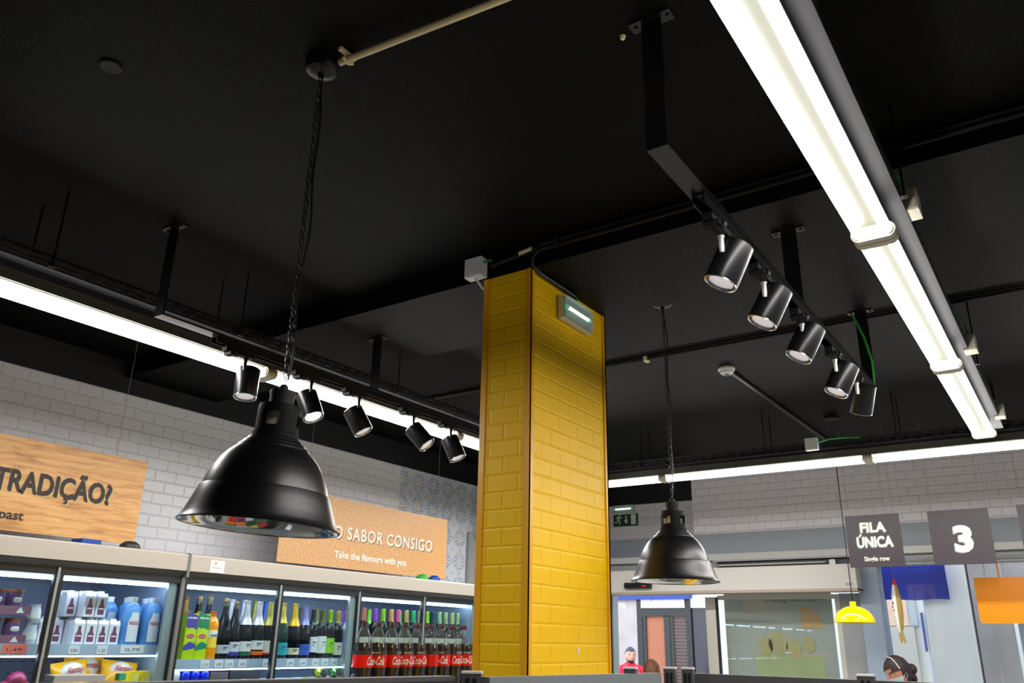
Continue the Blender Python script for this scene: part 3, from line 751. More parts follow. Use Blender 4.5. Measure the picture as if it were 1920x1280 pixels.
yl = thing('dome_pendant', 'small glossy yellow dome pendant lamp in front of the blue-grey column', 'pendant lamp', (-1.461, 6.6, 1.812))
dp = [(0.139, 0.0)] + [(0.139 * math.cos(a), 0.115 * math.sin(a) + 0.001) for a in [k * PI / 2 / 12 for k in range(0, 11)]] + [(0.022, 0.114), (0.022, 0.146), (0.0, 0.147)]
MB().lathe(dp, 48).build('shade', M['yellowlamp'], yl, smooth=50)
MB().lathe([(r * 0.975, z * 0.97 + 0.0005) for r, z in dp[:-3]], 48).build('inner_face', M['yellowlamp'], yl, smooth=50)
MB().tube([(0, 0, 0.146), (-0.001, 0, 0.7), (0, 0, ZC - 1.812)], 0.004, 6).build('cable', M['black_matte'], yl)

# ------------------------------------------------------------------ hanging signs
def cords(parent, pts, z0, z1, mm, r=0.0012):
    for p in pts: MB().cyl((p[0], p[1], z0), (p[0], p[1], z1), r, 6).build('cord', mm, parent)
M['nylon'] = mat('nylon_cord', srgb(150, 145, 135), rough=0.5)
XS = -4.5
ws = thing('wooden_sign', 'oak-print hanging sign reading TRADIÇÃO? at the left edge', 'sign', (XS, 0, 0))
bx('board', M['woodsign'], (-0.008, 0, 0.35, 2.750, 2.125, 2.602), ws)
place_text('headline_shade', 'TRADIÇÃO?', 0.12, M['inkshadow'], ws, (0.0006, 1.938, 2.318), AX_LEFT, fit=(0.633, 0.135), bold=0.028, extrude=0.0004)
place_text('headline_outline', 'TRADIÇÃO?', 0.12, M['ink'], ws, (0.0012, 1.934, 2.3215), AX_LEFT, fit=(0.63, 0.135), bold=0.012, extrude=0.0004)
place_text('headline', 'TRADIÇÃO?', 0.12, M['ink'], ws, (0.002, 1.928, 2.328), AX_LEFT, fit=(0.63, 0.135), bold=0.024, extrude=0.0006)
place_text('subline', 'Want a taste of the past', 0.07, M['ink'], ws, (0.002, 1.38, 2.183), AX_LEFT, fit=(0.735, 0.048), bold=0.02, extrude=0.0006)
cords(ws, [(0.001, 2.55), (0.001, 0.55)], 2.59, ZC, M['nylon'])
cs = thing('cork_sign', 'cork-coloured hanging sign reading LEVE O SABOR CONSIGO beside the pillar', 'sign', (XS, 0, 0))
bx('board', M['cork'], (-0.008, 0, 3.795, 5.61, 2.118, 2.615), cs)
place_text('headline_shade', 'LEVE O SABOR CONSIGO', 0.12, M['papershade'], cs, (0.001, 3.997, 2.322), AX_LEFT, fit=(1.433, 0.090), bold=0.022, extrude=0.0005, spacing=1.1)
place_text('headline', 'LEVE O SABOR CONSIGO', 0.12, M['paper'], cs, (0.002, 3.990, 2.328), AX_LEFT, fit=(1.43, 0.090), bold=0.022, extrude=0.0008, spacing=1.1)
place_text('subline', 'Take the flavours with you', 0.07, M['paper'], cs, (0.002, 4.315, 2.190), AX_LEFT, fit=(0.79, 0.048), bold=0.032, extrude=0.0006)
cords(cs, [(0.001, 5.46), (0.001, 4.0)], 2.60, ZC, M['nylon'])

YS = 6.9
def square_sign(x0, x1, z0, z1, label, rows):
    t = thing('hanging_sign', label, 'sign', (0, YS, 0))
    bx('board', M['signdark'], (x0, x1, 0, 0.006, z0, z1), t)
    for i, (txt, x, z, w, h, kw) in enumerate(rows):
        if kw.get('shade'):
            place_text('lettering_shade', txt, h, M['acid'], t, (x - 0.006, -0.0008, z - 0.007), AX_FRONT, fit=(w, h), bold=kw['b'], extrude=0.0003)
        place_text('lettering', txt, h, M['paper'], t, (x, -0.002, z), AX_FRONT, fit=(w, h), bold=kw['b'], extrude=0.0005)
    cords(t, [(x0 + 0.035, 0.003), (x1 - 0.035, 0.003)], z1 - 0.02, ZC, M['nylon'], 0.0008)
    return t
square_sign(-1.513, -1.117, 2.222, 2.616, 'dark square hanging sign reading FILA ÚNICA, Single row', [('FILA', -1.405, 2.487, 0.187, 0.073, dict(b=0.03, shade=1)), ('ÚNICA', -1.440, 2.374, 0.262, 0.098, dict(b=0.03, shade=1)), ('Single row', -1.402, 2.268, 0.182, 0.034, dict(b=0.02))])
square_sign(-0.918, -0.516, 2.222, 2.616, 'dark square hanging sign with a large pale number 3', [('3', -0.765, 2.322, 0.125, 0.180, dict(b=0.05, shade=1))])
square_sign(-0.335, 0.066, 2.222, 2.623, 'dark square hanging sign cut off at the right edge', [('4', -0.17, 2.322, 0.125, 0.180, dict(b=0.05, shade=1))])

og = thing('orange_sign', 'plain orange hanging panel on an orange rod at the right edge', 'sign', (0, 7.25, 0))
MB().box(-0.718, -0.20, 0, 0.012, 1.838, 2.152).bevel(0.002).build('panel', M['orange'], og)
bx('lower_fold', M['orange'], (-0.710, -0.20, -0.008, 0.0, 1.826, 1.845), og)
for x in (-0.548, -0.32): MB().cyl((x, 0.006, 2.14), (x, 0.006, 2.60), 0.006, 8).build('rod', M['orange'], og)
cords(og, [(-0.548, 0.006), (-0.32, 0.006)], 2.60, ZC, M['nylon'], 0.0008)

# fish-shaped ornament
M['olive'] = mat('olive_ochre_cloth', srgb(150, 130, 66), rough=0.7, var=0.15, vscale=20)
M['fishwhite'] = mat('white_printed_cloth', srgb(214, 214, 210), rough=0.7)
M['fishprint'] = mat('brown_red_print', srgb(122, 66, 48), rough=0.7)
fi = thing('fish_ornament', 'long slim hanging fish ornament with red tip and forked tail', 'hanging ornament', (-1.266, 7.2, 1.677))
fi.scale = (0.88, 1.05, 1.07)
def fish(s, x0f, m, nm):
    a = MB(); prof = [(0.0, 0.442), (0.022, 0.40), (0.036, 0.33), (0.043, 0.25), (0.038, 0.17), (0.026, 0.10), (0.014, 0.072)]
    vs = []
    for r_, z in prof:
        ring = []
        for k in range(13):
            an = (-PI / 2 + PI * k / 12) if s > 0 else (PI / 2 + PI * k / 12)
            ring.append(a.bm.verts.new((max(r_, .001) * math.cos(an) + x0f, 0.5 * max(r_, .001) * math.sin(an), z)))
        vs.append(ring)
    for i in range(len(vs) - 1):
        for k in range(12): a.bm.faces.new((vs[i][k], vs[i][k + 1], vs[i + 1][k + 1], vs[i + 1][k]))
    return a.build(nm, m, fi)
fish(1, 0.0, M['olive'], 'back'); wb = fish(-1, 0.0, M['fishwhite'], 'belly')
MB().cyl((0, 0, 0.405), (0, 0, 0.452), 0.020, 12, 0.002).build('snout', M['red'], fi)
tl = MB(); tl.poly_prism([(-0.012, 0.085), (-0.020, 0.06), (-0.012, 0.005), (0.004, 0.0), (0.008, 0.04), (0.020, 0.0), (0.034, 0.006), (0.022, 0.06), (0.014, 0.085)], 'Y', -0.006, 0.006)
tl.build('tail', M['olive'], fi)
pr = MB()
for (x, z, q) in ((-0.028, 0.275, .010), (-0.034, 0.25, .008), (-0.026, 0.225, .009), (-0.024, 0.18, .005), (-0.02, 0.155, .004)): pr.ball((x, -0.014, z), q, 1, (1, .4, 1.3))
pr.build('print', M['fishprint'], wb)
MB().cyl((0, 0, 0.45), (0, 0, (ZC - 1.677) / 1.07), 0.001, 6).build('cord', M['nylon'], fi)

# ------------------------------------------------------------------ ceiling services
wc = thing('ceiling_conduit', 'cream conduit pipe running from the near lamp ceiling rose to the top edge', 'conduit', (0, 0, 0))
MB().tube([(-1.594, 1.371, 3.280), (-1.30, 1.40, 3.280), (-0.4, 1.49, 3.281), (0.6, 1.59, 3.281)], 0.0105, 12).build('pipe', M['pipe'], wc)
cp = MB(); cp.tube([(-1.561, 1.360, 3.283), (-1.561, 1.353, 3.272), (-1.561, 1.374, 3.262), (-1.561, 1.392, 3.274), (-1.561, 1.388, 3.29)], 0.004, 6); cp.box(-1.567, -1.555, 1.335, 1.40, 3.289, 3.2995); cp.build('pipe_clip', M['pipe'], wc)
cv = MB().lathe([(0, 0), (0.030, 0), (0.034, 0.003), (0.034, 0.006), (0, 0.006)], 36, Matrix.Translation((-2.225, 1.01, ZC - 0.0065)))
tag(cv.build('ceiling_cover_plate', M['black_matte']), 'small round black blanking plate in the ceiling at the upper left', 'cover plate')
hk = MB().lathe([(0, 0), (0.006, 0), (0.009, 0.01), (0, 0.012)], 12, Matrix.Translation((-0.835, 1.751, ZC - 0.0125)))
tag(hk.build('ceiling_plug', M['pipe']), 'tiny pale plug in the ceiling left of the first right-hand track hanger', 'ceiling plug')
lp = MB().tube([(-0.312, 1.75, ZC), (-0.318, 1.80, 3.21), (-0.345, 1.875, 3.168), (-0.366, 1.90, 3.185), (-0.355, 1.86, 3.25), (-0.34, 1.82, ZC)], 0.009, 8)
tag(lp.build('cable_loop', M['pipe']), 'pale loop of cable hanging from the ceiling at the top right', 'cable')

bc = thing('beam_conduits', 'black conduits running along the near edge of the ceiling beam', 'conduit', (0, 0, 0))
for k, (y, z) in enumerate(((2.728, 3.285), (2.728, 3.262))):
    MB().cyl((-1.74, y, z), (3.4, y, z), 0.010, 8).build('pipe', M['black_metal'], bc)
MB().cyl((-2.0, 2.728, 3.25), (-1.74, 2.728, 3.27), 0.010, 8).build('pipe', M['black_metal'], bc)
MB().cyl((-1.842, 2.726, 3.268), (-1.775, 2.726, 3.275), 0.0125, 10).build('sleeve', M['pipe'], bc)
for x in (-1.645, 0.3): 
    cl = MB(); cl.box(x - 0.006, x + 0.006, 2.71, 2.738, 3.245, 3.296); cl.build('pipe_clip', M['tray'], bc)
elbow = MB().tube([(-1.735, 2.722, 3.262), (-1.760, 2.722, 3.245), (-1.772, 2.724, 3.222), (-1.778, 2.735, 3.205), (-1.780, 2.80, 3.186), (-1.779, 3.0, 3.186), (-1.779, 3.11, 3.184)], 0.010, 8)
elbow.build('pipe_bend', M['black_metal'], bc)
MB().tube([(-1.779, 3.11, 3.184), (-1.780, 3.125, 3.175), (-1.782, 3.13, 3.146)], 0.007, 8).build('green_cable', M['green'], bc)
c2 = thing('ceiling_conduit', 'thin black conduit crossing the ceiling behind the beam, right of the pillar', 'conduit', (0, 0, 0))
MB().cyl((-4.0, 4.39, 3.288), (3.4, 4.36, 3.288), 0.011, 8).build('pipe', M['black_metal'], c2)
pc = MB().box(-2.02, -2.0, 4.36, 4.41, 3.270, 3.299); pc.build('pipe_clip', M['pipe'], c2)
c3 = thing('ceiling_conduit', 'black conduit running from the smoke detector towards the front strip', 'conduit', (0, 0, 0))
MB().cyl((-1.66, 4.90, 3.288), (-1.62, 7.7, 3.288), 0.014, 8).build('pipe', M['black_metal'], c3)
sd = thing('smoke_detector', 'round off-white smoke detector on the black ceiling', 'smoke detector', (-1.668, 4.843, ZC))
MB().lathe([(0, -0.001), (0.052, -0.001), (0.054, -0.012), (0.050, -0.018), (0, -0.018)], 32).build('base', M['white_plastic'], sd)
MB().lathe([(0.044, -0.018), (0.042, -0.032), (0.028, -0.042), (0.014, -0.044), (0, -0.044)], 32).build('dome', M['white_plastic'], sd)
MB().lathe([(0.016, -0.0445), (0.013, -0.050), (0, -0.051)], 16).build('sensor_cap', M['dark_frame'], sd)

def jbox(c, s, label, cabs, rz=0.0):
    t = thing('junction_box', label, 'junction box', c, rz)
    MB().box(-s[0] / 2, s[0] / 2, -s[1] / 2, s[1] / 2, -s[2] / 2, s[2] / 2).bevel(0.005).build('housing', M['cream'] if s[0] < 0.085 else M['white_plastic'], t)
    ax = 1
    MB().box(-s[0] / 2 + 0.004, s[0] / 2 - 0.004, -s[1] / 2 - 0.004, -s[1] / 2 + 0.001, -s[2] / 2 + 0.004, s[2] / 2 - 0.004).bevel(0.002).build('lid', M['white_plastic'] if s[0] >= 0.085 else M['cream'], t)
    for pts in cabs: MB().tube(pts, 0.0055, 8).build('green_cable', M['green'], t)
    return t
jb = jbox((-2.06, 2.694, 3.236), (0.092, 0.05, 0.092), 'white junction box on the beam at the top left corner of the yellow pillar', [[(0.046, 0, 0.02), (0.065, 0.0, 0.025), (0.08, 0.01, 0.028)]])
MB().cyl((0.0, 0, -0.045), (0.03, 0.02, -0.10), 0.0055, 8).build('white_cable', M['white_plastic'], jb)
jbox((-0.262, 2.64, 2.995), (0.055, 0.085, 0.075), 'cream junction box with green cable beside the nearest joint of the right lights', [[(0.0, -0.042, 0.03), (-0.01, -0.09, 0.06), (-0.045, -0.14, 0.075)], [(-0.02, -0.03, 0.0), (-0.035, -0.03, 0.005), (-0.05, -0.03, 0.01)]])
jbox((-0.262, 4.16, 2.985), (0.055, 0.085, 0.075), 'cream junction box beside the second joint of the right lights', [[(0.0, 0, 0.037), (-0.01, -0.02, 0.12), (-0.06, -0.10, 0.16)]])
jbox((-0.262, 5.55, 2.985), (0.055, 0.085, 0.075), 'cream junction box at the far end of the right lights', [[(0.0, 0, 0.037), (-0.01, -0.02, 0.07), (-0.05, -0.04, 0.06)]])
jbox((-1.455, 5.90, 2.992), (0.085, 0.04, 0.085), 'cream junction box with green cable on the front tray', [[(0.04, 0, 0.01), (0.12, 0.02, 0.03), (0.22, 0.03, 0.03), (0.32, 0.04, 0.02)]])
gc = MB().tube([(-0.775, 4.285, 3.28), (-0.735, 4.278, 3.15), (-0.715, 4.29, 3.02), (-0.72, 4.29, 2.88)], 0.006, 8)
tag(gc.build('green_cable', M['green']), 'green cable running down the last hanger of the right track', 'cable')
ps = MB().box(-2.10, -2.045, 3.30, 3.38, 3.04, 3.10)
tag(ps.build('small_sensor', M['white_plastic']), 'small white sensor jutting out from behind the pillar top', 'sensor')
for k, (x, y) in enumerate(((-1.40, 6.35),)):
    bs = MB().lathe([(0, 0), (0.06, 0), (0.055, 0.02), (0, 0.03)], 20, Matrix.Translation((x, y, ZC - 0.031)))
    tag(bs.build('ceiling_sensor', M['black_matte']), 'flat black round fitting on the ceiling near the front strip', 'ceiling fitting')

# ------------------------------------------------------------------ refrigerated cabinets
XG = -3.965
def fridge(y0, ndoor, zs, label):
    t = thing('display_fridge', label, 'fridge', (XG, y0, 0)); L = 0.66 * ndoor + 0.0
    c = MB()
    c.box(-0.88, -0.86, 0, L, 0.08, 2.03); c.box(-0.88, -0.02, 0, L, 2.00, 2.035); c.box(-0.86, 0.0, 0, L, 0.08, 0.35)
    c.box(-0.86, -0.03, 0.0, 0.012, 0.35, 2.0); c.box(-0.86, -0.03, L - 0.012, L, 0.35, 2.0); c.box(-0.80, -0.1, 0.02, L - 0.02, 0, 0.08)
    c.build('cabinet', M['fridgein'], t)
    sl = MB()
    for k in range(int(L / 0.06)):
        for z in (zs - 0.10, zs - 0.16): sl.box(-0.8595, -0.858, 0.03 + k * 0.06, 0.06 + k * 0.06, z, z + 0.004)
    sl.build('air_slots', M['dark_frame'], t)
    h = MB()
    h.poly_prism([(0.015, 1.955), (0.030, 1.962), (0.030, 2.040), (0.022, 2.048), (-0.10, 2.048), (-0.10, 1.955)], 'Y', 0.002, L - 0.002)
    h.build('header', M['header'], t)
    g = MB(); g.poly_prism([(0.030, 1.957), (-0.004, 1.930), (-0.05, 1.930), (-0.05, 1.957)], 'Y', 0.002, L - 0.002)
    g.build('header_soffit', M['fridgegrey'], t)
    for i in range(ndoor):
        a, b = i * 0.66, (i + 1) * 0.66
        d = bx('door', M['dark_frame'], (-0.02, 0.0, a + 0.006, b - 0.006, 1.897, 1.93), t)
        st = MB(); st.box(-0.02, 0.0, a + 0.006, a + 0.022, 0.36, 1.897); st.box(-0.02, 0.0, b - 0.022, b - 0.006, 0.36, 1.897); st.box(-0.02, 0.0, a + 0.022, b - 0.022, 0.36, 0.40)
        st.build('gasket', M['dark_frame'], d)
        bx('glass_pane', M['fglass'], (-0.010, -0.006, a + 0.022, b - 0.022, 0.40, 1.897), d)
        s2 = MB()
        s2.box(-0.03, 0.008, b - 0.014, b - 0.002, 0.36, 1.93)
        if (ndoor - 1 - i) % 2 == 0: s2.box(-0.03, -0.012, b - 0.075, b - 0.022, 0.40, 1.897)
        s2.build('aluminium_stile', M['alu'], d)
    for z, nm in ((zs, 0), (zs - 0.33, 0), (zs - 0.66, 0)):
        s = bx('shelf', M['shelf'], (-0.84, -0.085, 0.02, L - 0.02, z - 0.018, z), t)
        bx('price_rail', M['rail'], (-0.087, -0.079, 0.02, L - 0.02, z - 0.048, z + 0.002), s)
    s = bx('shelf', M['shelf'], (-0.84, -0.10, 0.02, L - 0.02, 1.902, 1.912), t)
    MB().cyl((-0.098, 0.03, 1.888), (-0.098, L - 0.03, 1.888), 0.009, 10).build('led_strip', M['led'], s)
    bx('led_holder', M['shelf'], (-0.115, -0.095, 0.02, L - 0.02, 1.896, 1.902), s)
    bx('led_strip', M['led'], (-0.10, -0.09, 0.03, L - 0.03, zs - 0.056, zs - 0.050), t)
    return t
ZA, ZBs = 1.592, 1.520
fa = fridge(0.76, 3, ZA, 'left chilled cabinet with drink cartons, milk bottles and yellow bags behind glass doors')
fb = fridge(2.745, 4, ZBs, 'right chilled cabinet with rows of wine and sparkling bottles behind glass doors')
jn = MB().poly_prism([(0.034, 1.93), (0.034, 2.046), (0.024, 2.053), (-0.10, 2.053), (-0.10, 1.93)], 'Y', -0.012, 0.003)
jn.box(-0.03, 0.010, -0.012, 0.003, 0.36, 1.93)
tag(jn.build('joint_strip', M['fridgegrey'], loc=(XG, 2.742, 0)), 'grey joint strip between the two chilled cabinets', 'trim strip')
sk = thing('header_sticker', 'small white sticker with a tiny orange mark on the fridge header', 'sticker', (XG + 0.0305, 2.915, 1.995))
bx('card', M['white'], (0, 0.001, -0.045, 0.045, -0.030, 0.034), sk)
bx('orange_mark', M['orange'], (0.001, 0.0015, -0.020, -0.006, 0.012, 0.026), sk)
place_text('print', 'refrigerados', 0.02, M['textblack'], sk, (0.0012, -0.035, -0.008), AX_LEFT, fit=(0.065, 0.008), extrude=0.0002)

# small things on top of the cabinets
for (y, w, m_, lb, r_) in ((2.245, 0.10, 'blue', 'blue object on the left cabinet top under the wooden sign', 0), (2.47, 0.055, 'textblack', 'dark round object on the left cabinet top near the wooden sign corner', 1),
                      (4.84, 0.05, 'green', 'green rounded object on the right cabinet top under the cork sign', 1), (4.98, 0.05, 'blue', 'blue rounded object on the right cabinet top, right of the green one', 1)):
    o = MB()
    if r_: o.lathe([(0, 0), (w * .9, 0), (w, 0.02), (w * .9, 0.045), (w * .5, 0.062), (0, 0.066)], 20)
    else: o.box(-0.05, 0.05, -w / 2, w / 2, 0, 0.05).bevel(0.006)
    tag(o.build('storage_tub', M[m_], loc=(XG - 0.16 if r_ else XG - 0.18, y + 0.03, 2.036)), lb, 'tub')

# ------------------------------------------------------------------ bottles and cartons
def col(name, rgb, rough=0.35, **k):
    key = 'c_' + name
    if key not in M: M[key] = mat(name.replace(' ', '_'), srgb(*rgb), rough=rough, **k)
    return M[key]
M['wineglass'] = mat('dark_bottle_glass', (0.006, 0.008, 0.012, 1), rough=0.06, spec=0.3)
M['greenglass'] = mat('green_bottle_glass', (0.012, 0.035, 0.03, 1), rough=0.06, spec=0.3)
M['clearb'] = mat('pale_bottle_glass', srgb(150, 165, 190), rough=0.08, spec=0.8)
BOT = {
    'spark': [(0, 0), (0.040, 0), (0.044, 0.006), (0.044, 0.135), (0.042, 0.155), (0.034, 0.190), (0.024, 0.220), (0.017, 0.250), (0.0145, 0.300)],
    'wine': [(0, 0), (0.034, 0), (0.037, 0.005), (0.037, 0.165), (0.034, 0.185), (0.022, 0.203), (0.0145, 0.222), (0.0135, 0.285)]}
_shape = {}
def prof_r(prof, z):
    for (a, za), (b, zb) in zip(prof[1:], prof[2:]):
        if za <= z <= zb: return a + (b - a) * ((z - za) / max(zb - za, 1e-6))
    return prof[-1][0]
def mesh_band(prof, z0, z1, ext=0.0012, n=24):
    zs = sorted(set([z0, z1] + [z for _, z in prof if z0 < z < z1]))
    return MB().lathe([(prof_r(prof, z) + ext, z) for z in zs], n)
def bottle(kind, x, y, z, foil, label, lab_rgb, foil_rgb, z_foil, lz=(0.035, 0.11), group=None, cork=None, glass='wineglass', scale=1.0, band=None):
    t = thing('wine_bottle' if kind == 'wine' else 'sparkling_wine_bottle', label, 'bottle', (x, y, z), random.uniform(-.2, .2), group)
    t.scale = (scale,) * 3
    p = BOT[kind]; key = (kind, glass)
    if key not in _shape:
        _shape[key] = MB().lathe(p, 28).build('glass', M[glass], t)
    else:
        o = _shape[key].copy(); C.objects.link(o); o.parent = t
    top = p[-1][1]
    if foil_rgb:
        f = mesh_band(p, z_foil, top, 0.0014)
        f.lathe([(p[-1][0] + 0.0014, top), (p[-1][0] + 0.0025, top + 0.002), (p[-1][0] + 0.003 if kind == 'spark' else p[-1][0] + 0.001, top + 0.016 if kind == 'spark' else top + 0.004), (0, top + 0.018 if kind == 'spark' else top + 0.005)], 24)
        f.build('foil', col('foil %d %d %d' % foil_rgb, foil_rgb, rough=0.3, metal=0.25), t)
    if cork:
        MB().lathe([(0.012, top), (0.0125, top + 0.004), (0.016, top + 0.008), (0.016, top + 0.022), (0, top + 0.025)], 16).build('cork', col('cork stopper', (176, 140, 98), rough=0.8, var=0.2, vscale=120), t)
        MB().lathe([(p[-1][0] + 0.001, top - 0.02), (p[-1][0] + 0.002, top - 0.018), (p[-1][0] + 0.0015, top)], 20).build('wire_cage', M['chrome'], t)
    if lab_rgb:
        lo = mesh_band(p, lz[0], lz[1]).build('paper_label', col('label %d %d %d' % lab_rgb, lab_rgb, rough=0.6), t)
        # two thin printed lines facing the aisle
        pr = MB()
        for k, zz in enumerate((0.62, 0.45)):
            zc = lz[0] + (lz[1] - lz[0]) * zz
            rr = prof_r(p, zc) + 0.0016
            pts = [(rr * math.cos(a), rr * math.sin(a)) for a in [-0.35 + 0.1 * q for q in range(int(8 - 3 * k))]]
            for (xa, ya), (xb, yb) in zip(pts, pts[1:]): pr.quad((xa, ya, zc), (xb, yb, zc), (xb, yb, zc + 0.006 - .002 * k), (xa, ya, zc + 0.006 - .002 * k))
        pr.build('print', col('label print', (70, 66, 80)), lo)
    if band:
        mesh_band(p, band[1], band[2], 0.0018).build('label_band', col('band %d %d %d' % band[0], band[0]), t)
    return t
XB = XG - 0.135
def carton(name, x, y, z, w, d, h, base, cap, label, blobs, text, txt_rgb=(255, 255, 255), group=None, cat='carton'):
    t = thing(name, label, cat, (x, y, z), 0, group)
    MB().box(-d / 2, d / 2, -w / 2, w / 2, 0, h).bevel(0.003).build('carton_body', col('carton %d %d %d' % base, base, rough=0.3), t)
    for i, (rgb, z0, z1, sl) in enumerate(blobs):
        m_ = MB(); m_.poly_prism([(-w / 2 + 0.001, z0), (w / 2 - 0.001, z0 + sl), (w / 2 - 0.001, z1), (0, z1 + 0.012), (-w / 2 + 0.001, z1 - sl)], 'X', d / 2 + 0.0002 + i * 0.0003, d / 2 + 0.0006 + i * 0.0003)
        m_.build('printed_area', col('print %d %d %d' % rgb, rgb), t)
    if cap: MB().lathe([(0, h), (0.013, h), (0.013, h + 0.012), (0, h + 0.013)], 16, Matrix.Translation((0.0, -w * 0.18, 0))).build('cap', col('cap %d %d %d' % cap, cap), t)
    if text: place_text('lettering', text[0], 0.02, col('txt %d %d %d' % txt_rgb, txt_rgb), t, (d / 2 + 0.0022, -w * 0.40, text[1]), AX_LEFT, fit=(w * 0.8, text[2]), bold=0.02, extrude=0.0002)
    return t
def tea(y, base, ell, lb, nm):
    t = carton('juice_carton', XB, y, ZBs, 0.072, 0.072, 0.235, (178, 205, 24), (250, 160, 30), lb, [(base, 0.165, 0.222, -0.02), ((196, 214, 40), 0.08, 0.15, 0.012), (ell, 0.045, 0.078, 0.012)], (nm, 0.207, 0.011))
    e = MB().lathe([(0, 0.0012), (0.024, 0.0012), (0.024, 0), (0, 0)], 20, Matrix.Translation((0.0375, 0, 0.118)) @ Matrix.Rotation(PI / 2, 4, 'Y') @ Matrix.Diagonal((0.42, 1, 1, 1)))
    em = e.build('logo_oval', col('red oval', (190, 30, 60)), t)
    place_text('logo_lettering', 'Lipton', 0.02, M['white'], em, (0.0392, -0.018, 0.1145), AX_LEFT, fit=(0.036, 0.008), extrude=0.0002)
    return t
tea(2.90, (88, 70, 160), (70, 70, 180), 'tall purple and lime iced tea carton, first on the right cabinet shelf', 'Limão')
tea(2.975, (10, 130, 84), (20, 130, 100), 'tall green and lime iced tea carton beside the purple one', 'Manga')
ob = thing('juice_bottle', 'orange plastic juice bottle between the green carton and the first corked bottle', 'bottle', (XB, 3.055, ZBs))
OP = [(0, 0), (0.034, 0), (0.037, 0.005), (0.037, 0.05), (0.035, 0.09), (0.035, 0.15), (0.037, 0.165), (0.036, 0.185), (0.030, 0.205), (0.020, 0.218), (0.017, 0.222)]
MB().lathe(OP, 28).build('bottle_body', col('orange juice', (244, 150, 20), rough=0.15), ob)
MB().lathe([(0.018, 0.222), (0.018, 0.250), (0, 0.252)], 20).build('cap', col('orange cap', (248, 120, 16)), ob)
lo = mesh_band(OP, 0.06, 0.155, 0.001).build('paper_label', col('label yellow', (250, 205, 70)), ob)
mesh_band(OP, 0.115, 0.15, 0.0015).build('label_panel', col('label cream', (240, 236, 214)), ob)
place_text('lettering', 'sunquick', 0.02, col('navy', (30, 50, 140)), ob, (0.0372, -0.028, 0.120), AX_LEFT, fit=(0.056, 0.013), bold=0.02, extrude=0.0003)

SG = 'bottles on the shelf of the right cabinet'
front = [
    ('spark', 3.135, None, 'corked dark sparkling bottle with a slanted grey label, next to the orange juice', (176, 186, 200), None, 0.25, (0.03, 0.075), dict(cork=1)),
    ('spark', 3.205, None, 'second corked dark bottle with a pale neck label, left of the white foils', (196, 200, 206), None, 0.25, (0.04, 0.095), dict(cork=1, scale=0.96, band=((60, 60, 150), 0.018, 0.038))),
    ('spark', 3.285, 1, 'sparkling bottle with long white foil, white label and green band', (214, 214, 214), (224, 224, 232), 0.185, (0.04, 0.095), dict(band=((24, 110, 80), 0.018, 0.036))),
    ('spark', 3.372, 1, 'sparkling bottle with white foil and an orange band at the label foot', (220, 220, 220), (230, 226, 232), 0.185, (0.05, 0.10), dict(band=((244, 110, 20), 0.022, 0.042))),
    ('spark', 3.455, 1, 'sparkling bottle with gold-green foil and cream label by the first door post', (214, 206, 194), (196, 186, 84), 0.185, (0.032, 0.10), dict(band=((180, 40, 40), 0.022, 0.031))),
    ('spark', 3.555, 1, 'slim bottle with yellow foil and teal label just right of the door post', (30, 160, 180), (226, 196, 70), 0.20, (0.02, 0.09), dict(glass='greenglass')),
    ('spark', 3.650, 1, 'sparkling bottle with bright gold foil and small cream label', (214, 206, 170), (234, 190, 40), 0.185, (0.022, 0.06), {}),
    ('spark', 3.737, 1, 'sparkling bottle with lilac foil and round blue label', (50, 90, 190), (150, 150, 220), 0.20, (0.02, 0.085), dict(scale=0.97)),
    ('wine', 3.805, 1, 'dark wine bottle with black capsule and white lettered label', (206, 212, 210), (20, 24, 36), 0.215, (0.035, 0.125), {}),
    ('wine', 3.880, 1, 'dark wine bottle with olive capsule and large white label', (214, 216, 214), (90, 110, 50), 0.215, (0.03, 0.13), {}),
    ('wine', 3.950, 1, 'wine bottle with lime green capsule and lime label', (140, 210, 20), (160, 214, 30), 0.215, (0.03, 0.12), {}),
    ('wine', 4.020, 1, 'slim wine bottle with pale gold capsule and white label', (220, 220, 200), (190, 180, 90), 0.215, (0.02, 0.095), dict(scale=0.99)),
    ('wine', 4.090, 1, 'clear bottle with white cap and lilac label by the second door post', (140, 136, 214), (120, 120, 190), 0.215, (0.03, 0.14), dict(glass='clearb')),
]
for kind, y, f_, lb, lab, foil, zf, lz, kw in front:
    bottle(kind, XB, y, ZBs, f_, lb, lab, foil, zf, lz, SG, **kw)
neck = [(4.255, (190, 104, 90), 'salmon'), (4.365, (150, 70, 200), 'purple'), (4.385 + 0.06, (150, 205, 30), 'bright green'), (4.53, (240, 160, 100), 'peach'), (4.60, (232, 90, 160), 'pink'),
        (4.69, (214, 186, 96), 'gold'), (4.765, (50, 180, 110), 'emerald'), (4.84, (206, 196, 140), 'cream'), (4.92, (140, 220, 20), 'lime'), (4.985, (24, 60, 90), 'navy'),
        (5.065, (150, 196, 130), 'pale green'), (5.14, (170, 180, 120), 'olive cream'), (5.22, (176, 190, 120), 'khaki'), (5.29, (160, 200, 130), 'mint')]
for y, rgb, nm in neck:
    bottle('wine', XB, y, ZBs, 1, 'wine bottle with %s capsule showing above the cola bottles' % nm, (210, 206, 190), rgb, 0.215, (0.03, 0.12), SG, scale=1.09)
